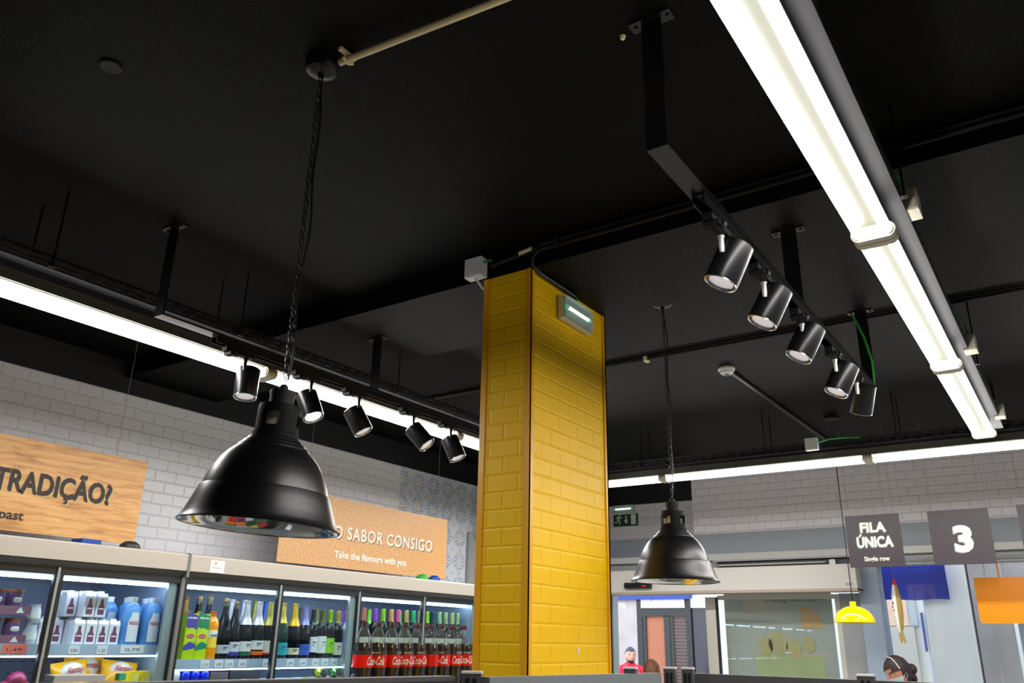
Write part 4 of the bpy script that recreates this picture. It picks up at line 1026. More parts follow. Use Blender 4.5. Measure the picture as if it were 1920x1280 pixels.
back = [('spark', 2.93, 1, (150, 110, 40), 'brown-topped bottle standing behind the two iced tea cartons'), ('spark', 3.02, None, None, 'corked bottle behind the orange juice bottle, farther left'), ('spark', 3.09, None, None, 'corked bottle behind the orange juice bottle, nearer the dark bottles'),
        ('spark', 3.245, 1, (205, 208, 220), 'white-foiled bottle in the rear row, left of the tallest white foil'), ('spark', 3.335, 1, (205, 208, 220), 'white-foiled bottle in the rear row between two white foils'),
        ('spark', 3.42, 1, (168, 166, 60), 'olive-gold foiled bottle in the rear row beside the gold-green one'), ('spark', 3.50, 1, (40, 80, 190), 'blue-foiled bottle in the rear row at the first door post'),
        ('wine', 3.77, 1, (40, 44, 60), 'dark capsule bottle in the rear row behind the lilac foil'), ('wine', 3.915, 1, (120, 140, 60), 'olive capsule bottle in the rear row behind the white labels'), ('wine', 4.14, 1, (120, 50, 150), 'violet-capped bottle in the rear row at the second door post'),
        ('wine', 4.41, 1, (120, 190, 40), 'green capsule in the rear row beside the purple one'), ('wine', 4.73, 1, (90, 170, 60), 'green capsule in the rear row beside the gold one'), ('wine', 5.025, 1, (190, 170, 100), 'gold capsule in the rear row beside the navy one'), ('wine', 5.10, 1, (120, 160, 70), 'green capsule in the rear row beside the pale green one')]
for kind, y, f_, foil, lb in back:
    bottle(kind, XB - 0.12, y + 0.02, ZBs, f_, lb, None, foil, 0.20, (0.03, 0.1), SG, cork=(None if f_ else 1), scale=1.09 if y > 4.2 else 1.03)

# price tags on the rails
def price(y, z, txt, w=0.055, m_='tag', lb=None, rev=False):
    t = thing('price_tag', lb or ('small white price tag %s on the shelf rail' % txt), 'price tag', (XG - 0.0785, y, z))
    bx('card', M[m_], (0, 0.0012, -w / 2, w / 2, -0.020, 0.020), t)
    place_text('print', txt, 0.02, M['textblack'], t, (0.0014, -w * 0.3, -0.010), AX_LEFT, fit=(w * 0.6, 0.014), extrude=0.0002)
for y, p_, d in ((3.00, '1,14', 'below the cartons'), (3.09, '4,99', 'below the orange juice'), (3.16, '3,29', 'below the corked bottles'), (3.25, '4,49', 'below the white foils'), (3.42, '3,19', 'below the gold-green foil'),
              (3.60, '5,99', 'right of the first door post'), (3.70, '6,49', 'below the lilac foil'), (3.80, '3,79', 'below the black capsule'), (3.88, '2,99', 'below the olive capsule'), (3.96, '3,49', 'below the lime label'), (4.04, '4,29', 'left of the second door post')):
    price(y, ZBs - 0.023, p_, lb='small white price tag %s on the right cabinet rail' % d)
price(2.26, ZA - 0.023, '0,84', lb='small white price tag under the drink cartons near the left door post')
price(2.40, ZA - 0.023, '1,20', lb='small white price tag under the drink cartons, middle of the rail')
price(2.56, ZA - 0.020, '0,79', w=0.13, lb='wide white price card 0,79 under the blue milk bottles')
price(1.985, ZA - 0.020, '1,49', w=0.11, lb='salmon red price card at the left edge of the rail', m_='salmon')

# drink cartons in two layers
CG = 'small white drink cartons in the left cabinet'
def small_carton(x, y, z, label, first=[]):
    if first: return dup(first[0], (x, y, z), None, label)
    t = thing('drink_carton', label, 'carton', (x, y, z), 0, CG)
    b = MB(); w = 0.027
    b.box(-w, w, -w, w, 0, 0.095)
    b.poly_prism([(-w, 0.095), (w, 0.095), (0.018, 0.112), (-0.018, 0.112)], 'Y', -w, w)
    b.bevel(0.002).build('carton_body', col('carton white', (222, 222, 230), rough=0.3), t)
    MB().lathe([(0, 0.110), (0.016, 0.110), (0.016, 0.122), (0, 0.123)], 16).build('cap', M['white'], t)
    q = MB(); q.poly_prism([(-0.016, 0.012), (0.016, 0.012), (0.016, 0.048), (0.009, 0.058), (0.006, 0.085), (-0.006, 0.085), (-0.009, 0.058), (-0.016, 0.048)], 'X', w, w + 0.0008)
    pq = q.build('bottle_print', col('maroon print', (120, 62, 100)), t)
    bx('print_stripe', M['white'], (w + 0.0008, w + 0.0012, -0.013, 0.013, 0.036, 0.042), pq)
    first.append(t); return t
lay = [(2.285, 'first'), (2.345, 'second'), (2.405, 'third'), (2.465, 'fourth')]
for y, nm in lay: small_carton(XB, y, ZA, 'small white drink carton, %s from the left in the front of the lower layer' % nm)
for y, nm in ((2.315, 'left'), (2.375, 'right')): small_carton(XB, y, ZA + 0.1265, 'small white drink carton, %s one of the two at the front of the upper layer' % nm)
for k in range(1, 4):
    for y in (2.19, 2.25):
        if k < 3: small_carton(XB - 0.062 * k - 0.02, y - 0.03, ZA, 'small white drink carton set back in the lower layer beside the left door post')
    for y in (2.285, 2.345, 2.405): small_carton(XB - 0.062 * k, y, ZA, 'small white drink carton in the rows behind the lower front layer')
    for y in (2.255, 2.315, 2.375): small_carton(XB - 0.062 * k, y, ZA + 0.1265, 'small white drink carton in the rows behind the upper front layer')
def milk(x, y, z, label, first=[]):
    if first: return dup(first[0], (x, y, z), None, label)
    t = thing('milk_bottle', label, 'bottle', (x, y, z), 0, 'blue and white milk bottles')
    MP = [(0, 0), (0.046, 0), (0.050, 0.006), (0.050, 0.15), (0.047, 0.175), (0.036, 0.195), (0.024, 0.205)]
    MB().lathe(MP, 28).build('bottle_body', col('milk blue', (96, 150, 214), rough=0.35), t)
    MB().lathe([(0.025, 0.203), (0.026, 0.23), (0, 0.232)], 24).build('cap', M['white'], t)
    # white jug print wrapped on the front
    w = MB()
    zs = [0.015, 0.11, 0.135, 0.155]; hw = [0.62, 0.62, 0.42, 0.36]
    rows = []
    for z_, h_ in zip(zs, hw): rows.append([w.bm.verts.new(((prof_r(MP, z_) + .001) * math.cos(h_ * (q / 4 - 1)), (prof_r(MP, z_) + .001) * math.sin(h_ * (q / 4 - 1)), z_)) for q in range(9)])
    for a, b in zip(rows, rows[1:]):
        for q in range(8): w.bm.faces.new((a[q], a[q + 1], b[q + 1], b[q]))
    wo = w.build('jug_print', col('milk white', (226, 228, 236)), t)
    tb = text_bm('VIGOGO', 0.02, bold=0.03, extrude=0.0)
    xs_ = [v.co.x for v in tb.bm.verts]; x0, x1 = min(xs_), max(xs_)
    for v in tb.bm.verts:
        a = ((v.co.x - x0) / (x1 - x0) - 0.5) * 1.1; zz = v.co.y * 1.1 + 0.096
        v.co = Vector(((0.0522) * math.cos(a), 0.0522 * math.sin(a), zz))
    tb.build('lettering', col('brand red', (200, 50, 70)), wo, smooth=0)
    first.append(t); return t
milk(XB, 2.552, ZA, 'white-capped blue milk bottle right of the drink cartons, closest to them')
milk(XB, 2.668, ZA, 'white-capped blue milk bottle, right-hand one of the front pair')
milk(XB - 0.11, 2.49, ZA, 'blue milk bottle behind the drink cartons, lower cap showing')
milk(XB - 0.11, 2.60, ZA, 'blue milk bottle in the second row between the front pair')
milk(XB - 0.11, 2.715 - 0.01, ZA, 'blue milk bottle in the second row beside the cabinet end')

# jars and packs behind the left door
def jar(x, y, z, label, first=[]):
    if first: return dup(first[0], (x, y, z), None, label)
    t = thing('dessert_jar', label, 'jar', (x, y, z), 0, 'purple dessert jars in the left cabinet')
    MB().lathe([(0, 0), (0.033, 0), (0.037, 0.005), (0.037, 0.055), (0.034, 0.066)], 24).build('pot', col('purple pot', (96, 66, 120)), t)
    MB().lathe([(0.036, 0.066), (0.036, 0.080), (0, 0.081)], 24).build('lid', col('brown lid', (150, 84, 62)), t)
    pa = MB().ball((0.033, 0.0, 0.034), 0.02, 2, (0.3, 1, 0.8)); pa.build('white_emblem', M['white'], t)
    first.append(t); return t
for k, (y, x) in enumerate(((1.88, 0), (1.965, 0), (1.78, 0))):
    jar(XB + x, y, ZA + 0.155, 'purple dessert jar with brown lid on the upper tray, %s' % ('left of the pair', 'right of the pair', 'outermost')[k])
for k, y in enumerate((1.80, 1.89, 1.98)):
    jar(XB, y, ZA + 0.03, 'purple dessert jar on the lower tray, %s' % ('outermost', 'left of two', 'beside the glass yogurt jars')[k])
for z, nm in ((ZA, 'lower'), (ZA + 0.125, 'upper')):
    t = thing('display_tray', '%s mauve cardboard tray with white triangles under the dessert jars' % nm, 'tray', (XB + 0.045, 1.88, z))
    bx('tray_front', col('mauve card', (132, 92, 120)), (0, 0.002, -0.14, 0.15, 0, 0.038), t)
    bx('tray_base', col('mauve card', (132, 92, 120)), (-0.10, 0.0, -0.14, 0.15, 0, 0.003), t)
    tr = MB()
    for q in (-0.06, 0.10): tr.poly_prism([(q - 0.018, 0.008), (q + 0.018, 0.008), (q, 0.034)], 'X', 0.002, 0.0028); 
    tr.build('triangle_print', M['white'], t)
for k, (y, z) in enumerate(((2.065, ZA), (2.065, ZA + 0.092))):
    t = thing('yogurt_jar', '%s clear yogurt jar by the left door post' % ('lower', 'upper')[k], 'jar', (XB, y, z))
    MB().lathe([(0, 0), (0.028, 0), (0.031, 0.005), (0.031, 0.055), (0.026, 0.068), (0.026, 0.084), (0, 0.085)], 24).build('glass', col('pale jar', (190, 196, 206), rough=0.1), t)
    MB().lathe([(0.0318, 0.02), (0.0318, 0.05)], 24).build('paper_label', M['white'], t)

# yellow bags and packs on the lower shelf of the left cabinet
ZL = ZA - 0.33
def bag(x, y, z, rot, s, m1, label, stripe):
    t = thing('snack_bag', label, 'bag', (x, y, z)); t.rotation_euler = rot
    b = MB(); n = 14
    rows = []
    for i in range(n + 1):
        u = i / n * 2 - 1; r_ = []
        for k in range(24):
            a = 2 * PI * k / 24
            th = (1 - u ** 4) * 0.045 + 0.002
            r_.append(b.bm.verts.new((th * math.sin(a) * (1 + .15 * math.sin(3 * a + u * 5)), s * 0.5 * math.cos(a) * (1 + 0.04 * math.sin(9 * u)), u * s * 0.7 + 0.7 * s)))
        rows.append(r_)
    for i in range(n):
        for k in range(24): b.bm.faces.new((rows[i][k], rows[i][(k + 1) % 24], rows[i + 1][(k + 1) % 24], rows[i + 1][k]))
    b.bm.faces.new(rows[0][::-1]); b.bm.faces.new(rows[-1])
    b.build('film', m1, t)
    w = MB().ball((0.02, 0, s * 0.72), s * 0.36, 3, (0.034 / (0.36 * s), 1, 0.8)); w.bm.transform(Matrix.Translation((-0.004, 0, s * 0.36))); w.build('white_panel', stripe, t)
    place_text('lettering', 'Alentejo', 0.03, col('maroon txt', (170, 40, 60)), t, (0.052, -s * 0.26, s * 1.08), AX_LEFT, fit=(s * 0.5, 0.028), bold=0.02, shear=0.3, extrude=0.0002)
    return t
by = col('bag yellow', (246, 176, 14), rough=0.25); bw = col('bag cloudy', (222, 208, 190), rough=0.3)
bag(XB - 0.02, 2.35, 1.262, (0.12, -0.2, 0.1), 0.185, by, 'yellow bag with cloudy white panel and red lettering, left one on the lower shelf', bw)
bag(XB - 0.03, 2.56, 1.262, (-0.12, -0.25, -0.1), 0.185, by, 'yellow bag with cloudy white panel on the lower shelf, right one', bw)
bag(XB - 0.14, 2.46, 1.262, (0.05, -0.1, 0.0), 0.20, by, 'yellow bag standing behind the two front bags', bw)
for k, y in enumerate((2.60, 2.665)):
    t = thing('yellow_box', 'small bright yellow box on the lower shelf, %s' % ('nearer the bags', 'nearest the cabinet end')[k], 'box', (XB + 0.02, y, 1.262))
    MB().box(-0.03, 0.03, -0.028, 0.028, 0, 0.205).bevel(0.003).build('box_body', col('box yellow', (250, 226, 40)), t)
    bx('side_panel', col('pale yellow', (244, 236, 150)), (0.03, 0.0305, 0.0, 0.024, 0.01, 0.195), t)
pk = thing('pink_pack', 'dark pink net of produce at the bottom left corner of the left cabinet', 'pack', (XB, 2.05, 1.262))
q = MB()
for a, b_, c_ in ((0, 0, .05), (0, .06, .05), (0, .03, .13), (0, -.05, .06), (0, 0, .17), (0, -.05, .13)): q.ball((a, b_, c_), 0.045, 2)
q.build('pack_body', col('dark pink', (150, 30, 80)), pk)

# cans and small packs on the lower shelf of the right cabinet
ZM = ZBs - 0.33
def can(x, y, z, rgb, label, lying=False, first={}):
    if rgb in first and not lying:
        return dup(first[rgb], (x, y, z), None, label)
    t = thing('drink_can', label, 'can', (x, y, z), 0, 'cans on the lower shelf of the right cabinet')
    MB().lathe([(0.0, 0.004), (0.024, 0.0), (0.0265, 0.008), (0.0265, 0.150), (0.023, 0.160)], 28).build('can_body', col('can %d %d %d' % rgb, rgb, rough=0.2, metal=0.5), t)
    MB().lathe([(0.023, 0.160), (0.0245, 0.164), (0.0225, 0.162), (0, 0.161)], 28).build('can_lid', M['chrome'], t)
    if lying: t.rotation_euler = (PI / 2, 0, 1.1)
    else: first[rgb] = t
    return t
st_ = thing('can_riser', 'pale riser step on the lower shelf under the upright cans', 'riser', (XB - 0.02, 3.4, ZM))
bx('step', M['shelf'], (-0.10, 0.07, -0.62, 0.66, 0, 0.11), st_)
can(XB, 2.865, ZM + 0.1105, (176, 186, 190), 'silver can, first of the upright cans on the lower shelf')
for k, y in enumerate((2.925, 2.985, 3.045)): can(XB, y, ZM + 0.1105, (20, 40, 190), 'dark blue can, %s of the three beside the silver can' % ('left', 'middle', 'right')[k])
can(XB - 0.02, 3.89, ZM + 0.247, (190, 200, 30), 'yellow-green can lying on its side on the lower shelf', True)
can(XB - 0.02, 4.02, ZM + 0.247, (60, 160, 60), 'green can lying on its side at the second door post', True)
cols = [(214, 214, 220), (70, 70, 190), (190, 60, 50), (60, 40, 40), (190, 60, 50), (60, 40, 40), (220, 220, 224), (216, 216, 220), (222, 220, 222), (120, 170, 50), (190, 200, 30), (196, 206, 40), (190, 200, 36), (60, 90, 190), (214, 50, 50)]
words = ['white', 'blue', 'red', 'dark brown', 'red', 'dark brown', 'white', 'pale grey', 'ivory', 'green', 'yellow-green', 'bright lime', 'yellow', 'royal blue', 'scarlet']
for k, (rgb, w) in enumerate(zip(cols, words)):
    y = 3.14 + k * 0.064
    t = thing('yogurt_pot', '%s small pot on the lower shelf, %s' % (w, ('under the orange juice', 'under the first corked bottle', 'under the second corked bottle', 'under the green-banded bottle', 'under the orange-banded bottle', 'left of the first door post', 'at the first door post', 'right of the first door post', 'under the gold foil', 'under the lilac foil', 'under the black capsule', 'under the olive capsule', 'under the lime label', 'under the pale gold capsule', 'by the second door post')[k]), 'pot', (XB, y, ZM + 0.1105))
    MB().lathe([(0, 0), (0.022, 0), (0.028, 0.105), (0.030, 0.107)], 20).build('cup', col('pot %d %d %d' % rgb, rgb), t)
    MB().lathe([(0.030, 0.107), (0.030, 0.110), (0, 0.1105)], 20).build('lid', M['white'] if k % 2 else col('lid %d %d %d' % rgb, rgb), t)
bl = thing('pack_stack', 'dark packs lying on the lower shelf behind the small pots', 'packs', (XB - 0.16, 3.3, ZM))
bx('pack', M['textblack'], (-0.1, 0.08, -0.02, 0.2, 0.0, 0.27), bl); bx('pack', M['shutter'], (-0.1, 0.08, -0.15, -0.03, 0.0, 0.26), bl)

# stock on the top shelves, only its foot shows under the header
ts = [(2.9, (90, 180, 60)), (2.98, (240, 190, 40)), (3.06, (220, 140, 40))]
for k, (y, rgb) in enumerate(ts):
    t = thing('juice_carton', '%s carton on the top shelf of the right cabinet' % ('green', 'yellow', 'amber')[k], 'carton', (XB - 0.05, y, 1.9125))
    MB().box(-0.035, 0.035, -0.034, 0.034, 0, 0.082).bevel(0.002).build('carton_body', col('top %d %d %d' % rgb, rgb), t)
proto_b = None
for k in range(22):
    y = 3.16 + k * 0.1
    if y > 5.35: break
    if proto_b is None:
        proto_b = thing('top_shelf_bottle', 'dark green bottle lying on the top shelf of the right cabinet', 'bottle', (XB - 0.12, y, 1.9125), 0, 'bottles lying on the top shelf')
        mm = Matrix.Translation((0.06, 0, 0.036)) @ Matrix.Rotation(-PI / 2, 4, 'Y')
        MB().lathe([(0, 0), (0.034, 0), (0.036, 0.004), (0.036, 0.16), (0.014, 0.21), (0.014, 0.28), (0, 0.281)], 20, mm).build('glass', M['greenglass'], proto_b)
    else: dup(proto_b, (XB - 0.12, y, 1.9125))
for k in range(6):
    t = thing('milk_pack', 'blue and white milk pack on the top shelf of the left cabinet', 'pack', (XB - 0.06, 2.12 + k * 0.1, 1.9125), 0, 'packs on the top shelf of the left cabinet')
    MB().box(-0.04, 0.04, -0.045, 0.045, 0, 0.08).bevel(0.003).build('pack_body', col('pack blue', (120, 160, 214)), t)

# ------------------------------------------------------------------ gondolas
def gondola(x0, x1, y0, y1, ztop, label, m_, shelves=(0.2, 0.6, 1.0), topshelf=None, rot=0, loc=(0, 0, 0)):
    t = thing('gondola_shelf', label, 'shelving', loc, rot)
    bx('back_panel', m_, ((x0 + x1) / 2 - 0.012, (x0 + x1) / 2 + 0.012, y0, y1, 0.1, ztop - 0.03) if (y1 - y0) > (x1 - x0) else (x0, x1, (y0 + y1) / 2 - 0.012, (y0 + y1) / 2 + 0.012, 0.1, ztop - 0.03), t)
    bx('base', m_, (x0, x1, y0, y1, 0, 0.12), t)
    for z in shelves: bx('shelf', M['railgrey'], (x0, x1, y0, y1, z, z + 0.02), t)
    return t
g1 = gondola(-3.55, -3.13, 3.24, 5.4, 1.41, 'grey gondola carrying the cola bottles in front of the right cabinet', M['railgrey'], (0.35, 0.7, 1.05))
bx('shelf', M['railgrey'], (-3.55, -3.13, 3.24, 5.4, 1.375, 1.395), g1)
# cola bottles
M['pet'] = glass_mat('clear_bottle_plastic', (0.90, 0.92, 0.90, 1), 1.3, 0.05, haze=srgb(215, 215, 210), haze_f=0.02)
M['cola'] = mat('dark_cola', (0.012, 0.005, 0.004, 1), rough=0.08, spec=0.7)
M['colared'] = mat('glossy_red_label', srgb(224, 22, 18), rough=0.15)
CP = [(0, 0.004), (0.034, 0.0), (0.048, 0.010), (0.052, 0.030), (0.052, 0.060), (0.049, 0.075), (0.051, 0.09), (0.0525, 0.11), (0.0525, 0.185), (0.050, 0.205), (0.043, 0.235), (0.032, 0.268), (0.020, 0.295), (0.0145, 0.305), (0.0145, 0.318)]
def cola(x, y, z, label, rz, first=[]):
    if first: return dup(first[0], (x, y, z), (0, 0, rz), label)
    t = thing('cola_bottle', label, 'bottle', (x, y, z), rz, 'large cola bottles on the gondola')
    MB().lathe(CP, 36).build('plastic_shell', M['pet'], t)
    liq = [(max(r - 0.0012, 0), zz + (0.001 if zz < .01 else 0)) for r, zz in CP if zz < 0.23] + [(0.0445, 0.226), (0, 0.226)]
    MB().lathe(liq, 36).build('cola', M['cola'], t)
    lb = mesh_band(CP, 0.105, 0.185, 0.0010, 40).build('red_label', M['colared'], t)
    mesh_band(CP, 0.168, 0.187, 0.0016, 40).build('black_band', M['textblack'], lb)
    tb = text_bm('Coca-Cola', 0.05, bold=0.02, extrude=0.0, shear=0.45)
    xs_ = [v.co.x for v in tb.bm.verts]; x0, x1 = min(xs_), max(xs_)
    bmesh.ops.subdivide_edges(tb.bm, edges=[e for e in tb.bm.edges if e.calc_length() > 0.01], cuts=2)
    for v in tb.bm.verts:
        a = ((v.co.x - x0) / (x1 - x0) - 0.5) * 1.9; zz = v.co.y * 1.15 + 0.118
        v.co = Vector((0.0550 * math.cos(a), 0.0550 * math.sin(a), zz))
    tb.build('script_lettering', M['white'], lb, smooth=0)
    t2 = text_bm('SEM AÇÚCAR', 0.05, bold=0.01, extrude=0.0)
    xs_ = [v.co.x for v in t2.bm.verts]; x0, x1 = min(xs_), max(xs_)
    for v in t2.bm.verts:
        a = ((v.co.x - x0) / (x1 - x0) - 0.5) * 0.9; zz = v.co.y * 0.2 + 0.174
        v.co = Vector((0.0552 * math.cos(a), 0.0552 * math.sin(a), zz))
    t2.build('band_lettering', M['white'], lb, smooth=0)
    MB().lathe([(0.0150, 0.308), (0.0158, 0.309), (0.0158, 0.328), (0.0145, 0.331), (0, 0.331)], 24).build('cap', col('cola cap', (60, 18, 14), rough=0.35), t)
    first.append(t); return t
ords = ['first', 'second', 'third', 'fourth', 'fifth', 'sixth', 'seventh', 'eighth', 'ninth', 'tenth']
look = math.atan2(-3.8, 3.2)
for k in range(10):
    cola(-3.20, 3.335 + k * 0.1085, 1.396, 'red-labelled cola bottle, %s from the left in the front row' % ords[k], look + (1.5, -0.1, 1.2, 0.5, 0.5, -1.2, -0.2, 0.9, 0.4, -0.5)[k])
for k in range(9):
    cola(-3.315, 3.455 + k * 0.1085, 1.396, 'red-labelled cola bottle, %s from the left in the rear row' % ords[k], look + (0.3, 1.1, -0.6, 0.8, 0, 1.4, -1, 0.2, .5)[k])

# nearest gondola tops along the lower edge
g2 = thing('gondola_shelf', 'nearest grey shelving run whose top edge crosses the lower left of the photo', 'shelving', (-1.53, 1.95, 0), math.atan2(0.17, 0.80) * -1)
MB().box(-0.02, 0.02, -1.6, 0.0, 0.05, 1.545).bevel(0.004).build('back_panel', M['railgrey'], g2)
bx('cap_rail', M['raildark'], (-0.024, 0.024, -1.6, 0.0, 1.54, 1.552), g2)
bx('base', M['railgrey'], (-0.25, 0.25, -1.6, 0, 0, 0.15), g2)
for z in (0.5, 0.85, 1.2): bx('shelf', M['railgrey'], (-0.24, 0.24, -1.58, -0.02, z, z + 0.02), g2)
g3 = thing('gondola_shelf', 'grey shelving panel crossing in front of the yellow pillar base', 'shelving', (-1.43, 1.98, 0), math.atan2(0.14, 0.82) * -1)
MB().box(-0.018, 0.018, 0.0, 0.83, 0.05, 1.552).bevel(0.004).build('back_panel', M['railgrey'], g3)
bx('base', M['railgrey'], (-0.25, 0.25, 0.03, 0.70, 0, 0.15), g3)
for z in (0.5, 0.85, 1.2): bx('shelf', M['railgrey'], (-0.24, 0.24, 0.04, 0.70, z, z + 0.02), g3)
g4 = thing('gondola_shelf', 'dark grey shelving panel running across the lower right', 'shelving', (-1.25, 2.96, 0), 0)
MB().box(0.0, 1.55, -0.018, 0.018, 0.05, 1.55).bevel(0.004).build('back_panel', M['raildark'], g4)
bx('base', M['raildark'], (0.35, 1.55, -0.25, 0.25, 0, 0.15), g4)
for z in (0.5, 0.85, 1.2): bx('shelf', M['railgrey'], (0.37, 1.53, -0.24, 0.24, z, z + 0.02), g4)
def holder(x, y, rz, w, d, h, label, z=1.553):
    t = thing('card_holder', label, 'card holder', (x, y, z - 0.045), rz)
    MB().box(-w / 2, w / 2, -d / 2, d / 2, 0, h).bevel(0.002).build('block', M['raildark'], t)
    MB().box(-w / 2 - 0.001, w / 2 + 0.001, -d / 2 - 0.002, d / 2 + 0.001, h, h + 0.006).bevel(0.001).build('white_top', M['white'], t)
    s = MB()
    for k in range(2): s.box(-w * 0.28 + k * w * 0.36, -w * 0.08 + k * w * 0.36, -d / 2 - 0.003, -d / 2, 0.012, h - 0.012)
    s.build('hook_slots', M['dark_frame'], t)
    return t
holder(-1.472, 1.975, 0.5, 0.055, 0.03, 0.052, 'grey card holder with white top left of the yellow pillar base')
holder(-1.280, 2.885, 0.2, 0.040, 0.03, 0.056, 'grey card holder with white top right of the pillar, left of the pair')
holder(-1.225, 2.915, 0.2, 0.040, 0.03, 0.056, 'grey card holder with white top right of the pillar, right of the pair')
holder(-0.635, 2.93, 0.0, 0.050, 0.03, 0.054, 'card holder with white top beside the woman in the mask')
holder(-1.322, 2.66, 0.2, 0.040, 0.03, 0.058, 'flat white-topped card holder just right of the pillar base')
pl = thing('white_lid', 'pale flat lid lying on the nearest shelving run at the lower left', 'lid', (-1.80, 1.02, 1.5525), -0.2)
MB().box(-0.03, 0.03, -0.05, 0.05, 0, 0.012).bevel(0.004).build('lid_top', M['white'], pl)
gt = MB().box(-0.008, 0.008, -0.008, 0.008, 0, 0.014).bevel(0.002)
tag(gt.build('green_clip', col('mint clip', (70, 200, 150)), loc=(-1.78, 1.11, 1.5525)), 'small mint green clip on the nearest shelving run', 'clip')

# colourful produce display under the near lamp (mirrored in the lamp reflectors)
pd = thing('produce_stand', 'low produce stand with coloured fruit crates, mirrored in the lamp reflectors', 'produce stand', (-0.62, 0.9, 0))
MB().box(-0.5, 0.5, -1.3, 1.0, 0, 0.75).build('stand', M['raildark'], pd)
rr = random.Random(3)
cl = [(230, 190, 20), (40, 130, 50), (200, 40, 30), (240, 130, 20), (60, 110, 40), (230, 220, 90), (120, 40, 90), (200, 210, 215), (20, 70, 40)]
for i in range(4):
    for j in range(6):
        rgb = cl[rr.randrange(len(cl))]
        c = MB()
        for a in range(4):
            for b in range(5): c.ball((-0.37 + i * 0.25 + (a - 1.5) * 0.055, -1.1 + j * 0.38 + (b - 2) * 0.066, 0.785), 0.032, 1)
        o = c.build('fruit_crate', col('fruit %d %d %d' % rgb, rgb), pd); o['kind'] = 'stuff'

# ------------------------------------------------------------------ people
def skin_mesh(joints, bones, sub=2):
    bm = bmesh.new(); vs = [bm.verts.new(j[0]) for j in joints]
    for a, b in bones: bm.edges.new((vs[a], vs[b]))
    me = bpy.data.meshes.new('skin_tmp'); bm.to_mesh(me); bm.free()
    o = bpy.data.objects.new('skin_tmp', me); C.objects.link(o)
    md = o.modifiers.new('s', 'SKIN'); md.use_smooth_shade = True
    for i, j in enumerate(joints): me.skin_vertices[0].data[i].radius = (j[1], j[2] if len(j) > 2 else j[1])
    me.skin_vertices[0].data[0].use_root = True
    sm = o.modifiers.new('u', 'SUBSURF'); sm.levels = sub; sm.render_levels = sub
    bpy.context.view_layer.update()
    r = bpy.data.meshes.new_from_object(o.evaluated_get(bpy.context.evaluated_depsgraph_get()))
    bpy.data.objects.remove(o); bpy.data.meshes.remove(me)
    return r
def head_verts(bm, sub=4):
    """face looks along +X, centre at origin, 0.235 tall"""
    res = bmesh.ops.create_icosphere(bm, subdivisions=sub, radius=1.0)
    for v in res['verts']:
        x, y, z = v.co
        X = x * 0.098; Y = y * (0.076 - (0.016 if z < 0 else 0) * min(1, -z * 1.3 if z < 0 else 0)); Z = z * 0.118
        if x > 0 and z < -0.2: X *= 1.0 - 0.10 * (-z - 0.2)
        if x < -0.2 and z < -0.2: X *= 1 - 0.35 * (-z - 0.2)
        # nose
        d = math.exp(-((y / 0.16) ** 2)) * math.exp(-(((z + 0.12) / 0.22) ** 2)) if x > 0.6 else 0
        X += 0.024 * d
        # eye sockets, brow, lips, chin
        if x > 0.5:
            for s in (-1, 1): X -= 0.012 * math.exp(-(((y - s * 0.42) / 0.2) ** 2) - (((z - 0.06) / 0.12) ** 2))
            X += 0.004 * math.exp(-((z - 0.22) / 0.09) ** 2)
            X += 0.006 * math.exp(-((y / 0.28) ** 2) - ((z + 0.50) / 0.07) ** 2) - 0.003 * math.exp(-((y / 0.3) ** 2) - ((z + 0.56) / 0.03) ** 2)
            X += 0.006 * math.exp(-((y / 0.3) ** 2) - ((z + 0.86) / 0.12) ** 2)
        v.co = Vector((X, Y, Z))
    return res['verts']
